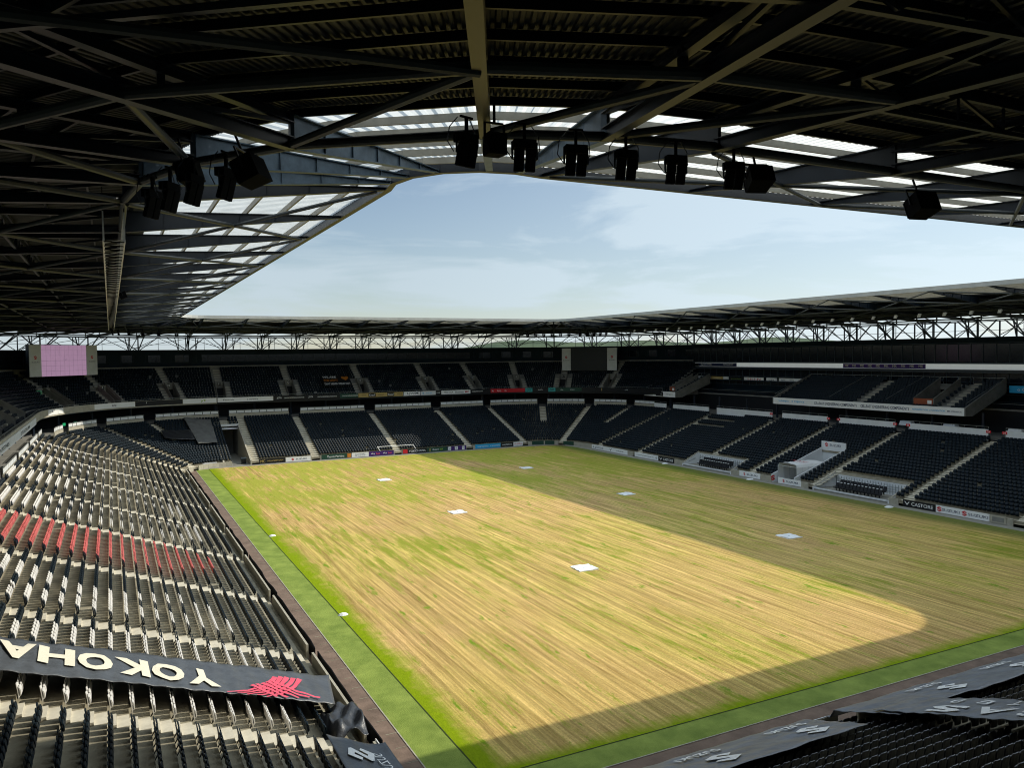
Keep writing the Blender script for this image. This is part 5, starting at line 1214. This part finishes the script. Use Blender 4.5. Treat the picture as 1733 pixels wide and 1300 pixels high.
# ------------------------------------------------------------------ lights and loudspeakers under the roof
def lamp_parts():
    a = MB(); a.box(-.30, .30, -.12, .16, -.22, 0); a.bar((0, 0, 0), (0, 0, .42), .07, .07); a.bar((-.2, 0, .42), (.2, 0, .42), .05, .05)
    h = MB()
    for s_ in (-1, 1):
        c = s_*.155
        h.prism([(c-.13, .02, -.80), (c+.13, .02, -.80), (c+.13, .10, -.80), (c-.13, .10, -.80)], [(c-.13, -.14, -.24), (c+.13, -.14, -.24), (c+.13, -.06, -.24), (c-.13, -.06, -.24)])
        for j in range(5): x = c-.11+j*.055; h.bar((x, .13, -.78), (x, -.03, -.25), .012, .06)
    b = MB()
    for s_ in (-1, 1):
        q_ = [(s_*.2, .1, .42), (s_*.42, .16, .15), (s_*.46, .2, -.2), (s_*.30, .15, -.45)]
        for u_, v_ in zip(q_[:-1], q_[1:]): b.tube(u_, v_, .014, 5)
    b.bar((-.33, 0, -.05), (-.33, 0, -.5), .03, .05); b.bar((.33, 0, -.05), (.33, 0, -.5), .03, .05); b.bar((-.33, 0, -.5), (.33, 0, -.5), .03, .03)
    return a, h, b
LP = []
for nm, mb, mm in zip(('housing', 'lamp_heads', 'yoke'), lamp_parts(), ('net', 'net', 'steel')):
    me = bpy.data.meshes.new(nm); me.from_pydata(mb.v, [], mb.f); me.materials.append(M[mm]); LP.append((nm, me))
def lamp(x, y, z, ang, label, sc_=1.0, grp='floodlights hung under the near roof'):
    e = bpy.data.objects.new('floodlight', None); col.objects.link(e); e.location = (x, y, z); e.rotation_euler = (0, 0, ang); e.scale = (sc_,)*3; e.empty_display_size = .3
    tag(e, label, 'floodlight', grp)
    for nm, me in LP:
        o = bpy.data.objects.new(nm, me); col.objects.link(o); o.parent = e
near_l = [(-4.81, 'left of the central dark speaker box'), (-3.30, 'just right of the central dark speaker box'), (-1.86, 'second to the right of the central speaker box'), (-.36, 'third to the right of the central speaker box'), (1.24, 'fourth to the right of the central speaker box'), (3.25, 'fifth to the right, beside the second dark speaker')]
for j, (x, lb) in enumerate(near_l):
    lamp(x, -12.7, 23.90+.03*j, -.25 if j else .3, 'twin black floodlight hung under the roof, '+lb, .92)
for x, y, lb in ((-11.05, -3.9, 'farthest left of the group at the left'), (-10.65, -5.2, 'second of the group at the left'), (-10.15, -6.5, 'third of the group at the left'), (-9.45, -7.6, 'beside the big tilted loudspeaker')):
    lamp(x, y, 23.75, .9, 'twin black floodlight under the roof, '+lb)
ROWS = [('left', [94.5+j*.95 for j in range(7)], 'far end of the left roof', 1.0), ('FL', [R(170-j*13) for j in range(6)], 'far left corner roof', 1.0), ('FR', [R(84-j*7.5) for j in range(6)], 'left half of the far right corner roof', 1.0), ('FR', [R(36-j*7.0) for j in range(5)], 'right half of the far right corner roof', 1.0)]
for k_, L_, lb, s_ in ROWS:
    for j, a in enumerate(L_):
        P = pt(ROOF[k_], a, 10.2, 23.5); d = outd(ROOF[k_], a); lamp(P[0], P[1], P[2], math.atan2(d[0], -d[1]), 'small floodlight, %s along the %s' % (ORD(j+1), lb), s_, 'distant floodlights under the far roofs')
for j, y in enumerate(np.arange(26, 106, 3.58)):
    e = bpy.data.objects.new('spotlight', None); col.objects.link(e); e.location = (84.2, y, 23.55)
    tag(e, 'small pale spotlight, %s from the right in the row under the right roof' % ORD(j+1), 'spotlight', 'spotlights under the right roof')
    for nm, me in SPL if j else []:
        o = bpy.data.objects.new(nm, me); col.objects.link(o); o.parent = e
    if j == 0:
        SPL = []
        for nm, f_, mm in (('lamp_head', lambda m_: m_.prism([(-.28, -.22, -.38), (-.18, -.22, -.38), (-.18, .22, -.38), (-.28, .22, -.38)], [(-.1, -.22, .08), (.16, -.22, .02), (.16, .22, .02), (-.1, .22, .08)]), 'pale'), ('bracket', lambda m_: (m_.bar((0, 0, 0), (0, 0, .5), .05, .05), m_.bar((0, -.24, -.1), (0, .24, -.1), .04, .04)), 'steel')):
            mb = MB(); f_(mb); me = bpy.data.meshes.new(nm); me.from_pydata(mb.v, [], mb.f); me.materials.append(M[mm]); SPL.append((nm, me)); o = bpy.data.objects.new(nm, me); col.objects.link(o); o.parent = e
def speaker(x, y, z, w_, h, d, ang, tilt, label):
    e = empty('loudspeaker', (x, y, z), label, 'loudspeaker', 'loudspeakers under the roof'); e.rotation_euler = (tilt, 0, ang)
    mb = MB(); mb.prism([(-w_/2, -d/2, -h/2), (w_/2, -d/2, -h/2), (w_*.42, d/2, -h/2), (-w_*.42, d/2, -h/2)], [(-w_/2, -d/2, h/2), (w_/2, -d/2, h/2), (w_*.42, d/2, h/2), (-w_*.42, d/2, h/2)])
    parts = [mb.build('cabinet', 'net')]
    mb = MB(); mb.box(-w_*.45, w_*.45, d/2, d/2+.02, -h*.44, h*.44); parts.append(mb.build('grille', 'black'))
    mb = MB()
    for s_ in (-1, 1): mb.bar((s_*(w_/2+.02), 0, 0), (s_*(w_/2+.02), 0, h/2+.25), .04, .05)
    mb.bar((-w_/2, 0, h/2+.25), (w_/2, 0, h/2+.25), .04, .05); mb.bar((0, 0, h/2+.25), (0, 0, h/2+.7), .05, .05); parts.append(mb.build('yoke', 'black'))
    mb = MB(); mb.bar((-w_*.3, 0, h/2+.015), (w_*.3, 0, h/2+.015), .08, .03); parts.append(mb.build('handle', 'galv'))
    for p in parts: p.parent = e
speaker(-4.12, -12.75, 23.72, .46, .50, .4, 0, 0, 'dark square loudspeaker box at the top centre of the opening')
speaker(4.35, -12.5, 23.72, 0.70, .52, .6, -.35, -.45, 'dark tilted loudspeaker right of the near floodlights')
speaker(11.7, -12.3, 23.55, 0.82, .66, .66, -.2, -.4, 'big dark loudspeaker at the right, against the roof edge')
speaker(-9.0, -8.7, 23.5, 0.88, .62, .6, 1.0, -.4, 'big dark tilted loudspeaker at the upper left')
speaker(-10.2, -5.9, 23.95, .75, .55, .55, 1.2, -.3, 'dark loudspeaker behind the left floodlights')
speaker(-11.4, 31.5, 23.2, .5, .45, .45, 1.57, -.4, 'small pale-lit camera box hung beneath the left roof')

# ------------------------------------------------------------------ land beyond
mb = MB(); n = 60
def ridge(u): return 16+17*math.exp(-((u-.52)/.16)**2)+5*math.sin(9*u)+2.2*math.sin(31*u+1)+1.2*math.sin(77*u)
for i in range(n):
    for rr_, (d0, d1, h0, h1) in enumerate(((360, 520, 0, 1), (520, 800, 1, .8))):
        def q(u, d, h):
            a = R(-20+110*u); return (CAM[0]+math.sin(a)*d, CAM[1]+math.cos(a)*d, h*ridge(u)-(.1 if h == 0 else 0))
        u0, u1 = i/n, (i+1)/n; mb.face([q(u0, d0, h0), q(u1, d0, h0), q(u1, d1, h1), q(u0, d1, h1)])
mb.build('hills', 'hill', smooth=True, kind='structure')
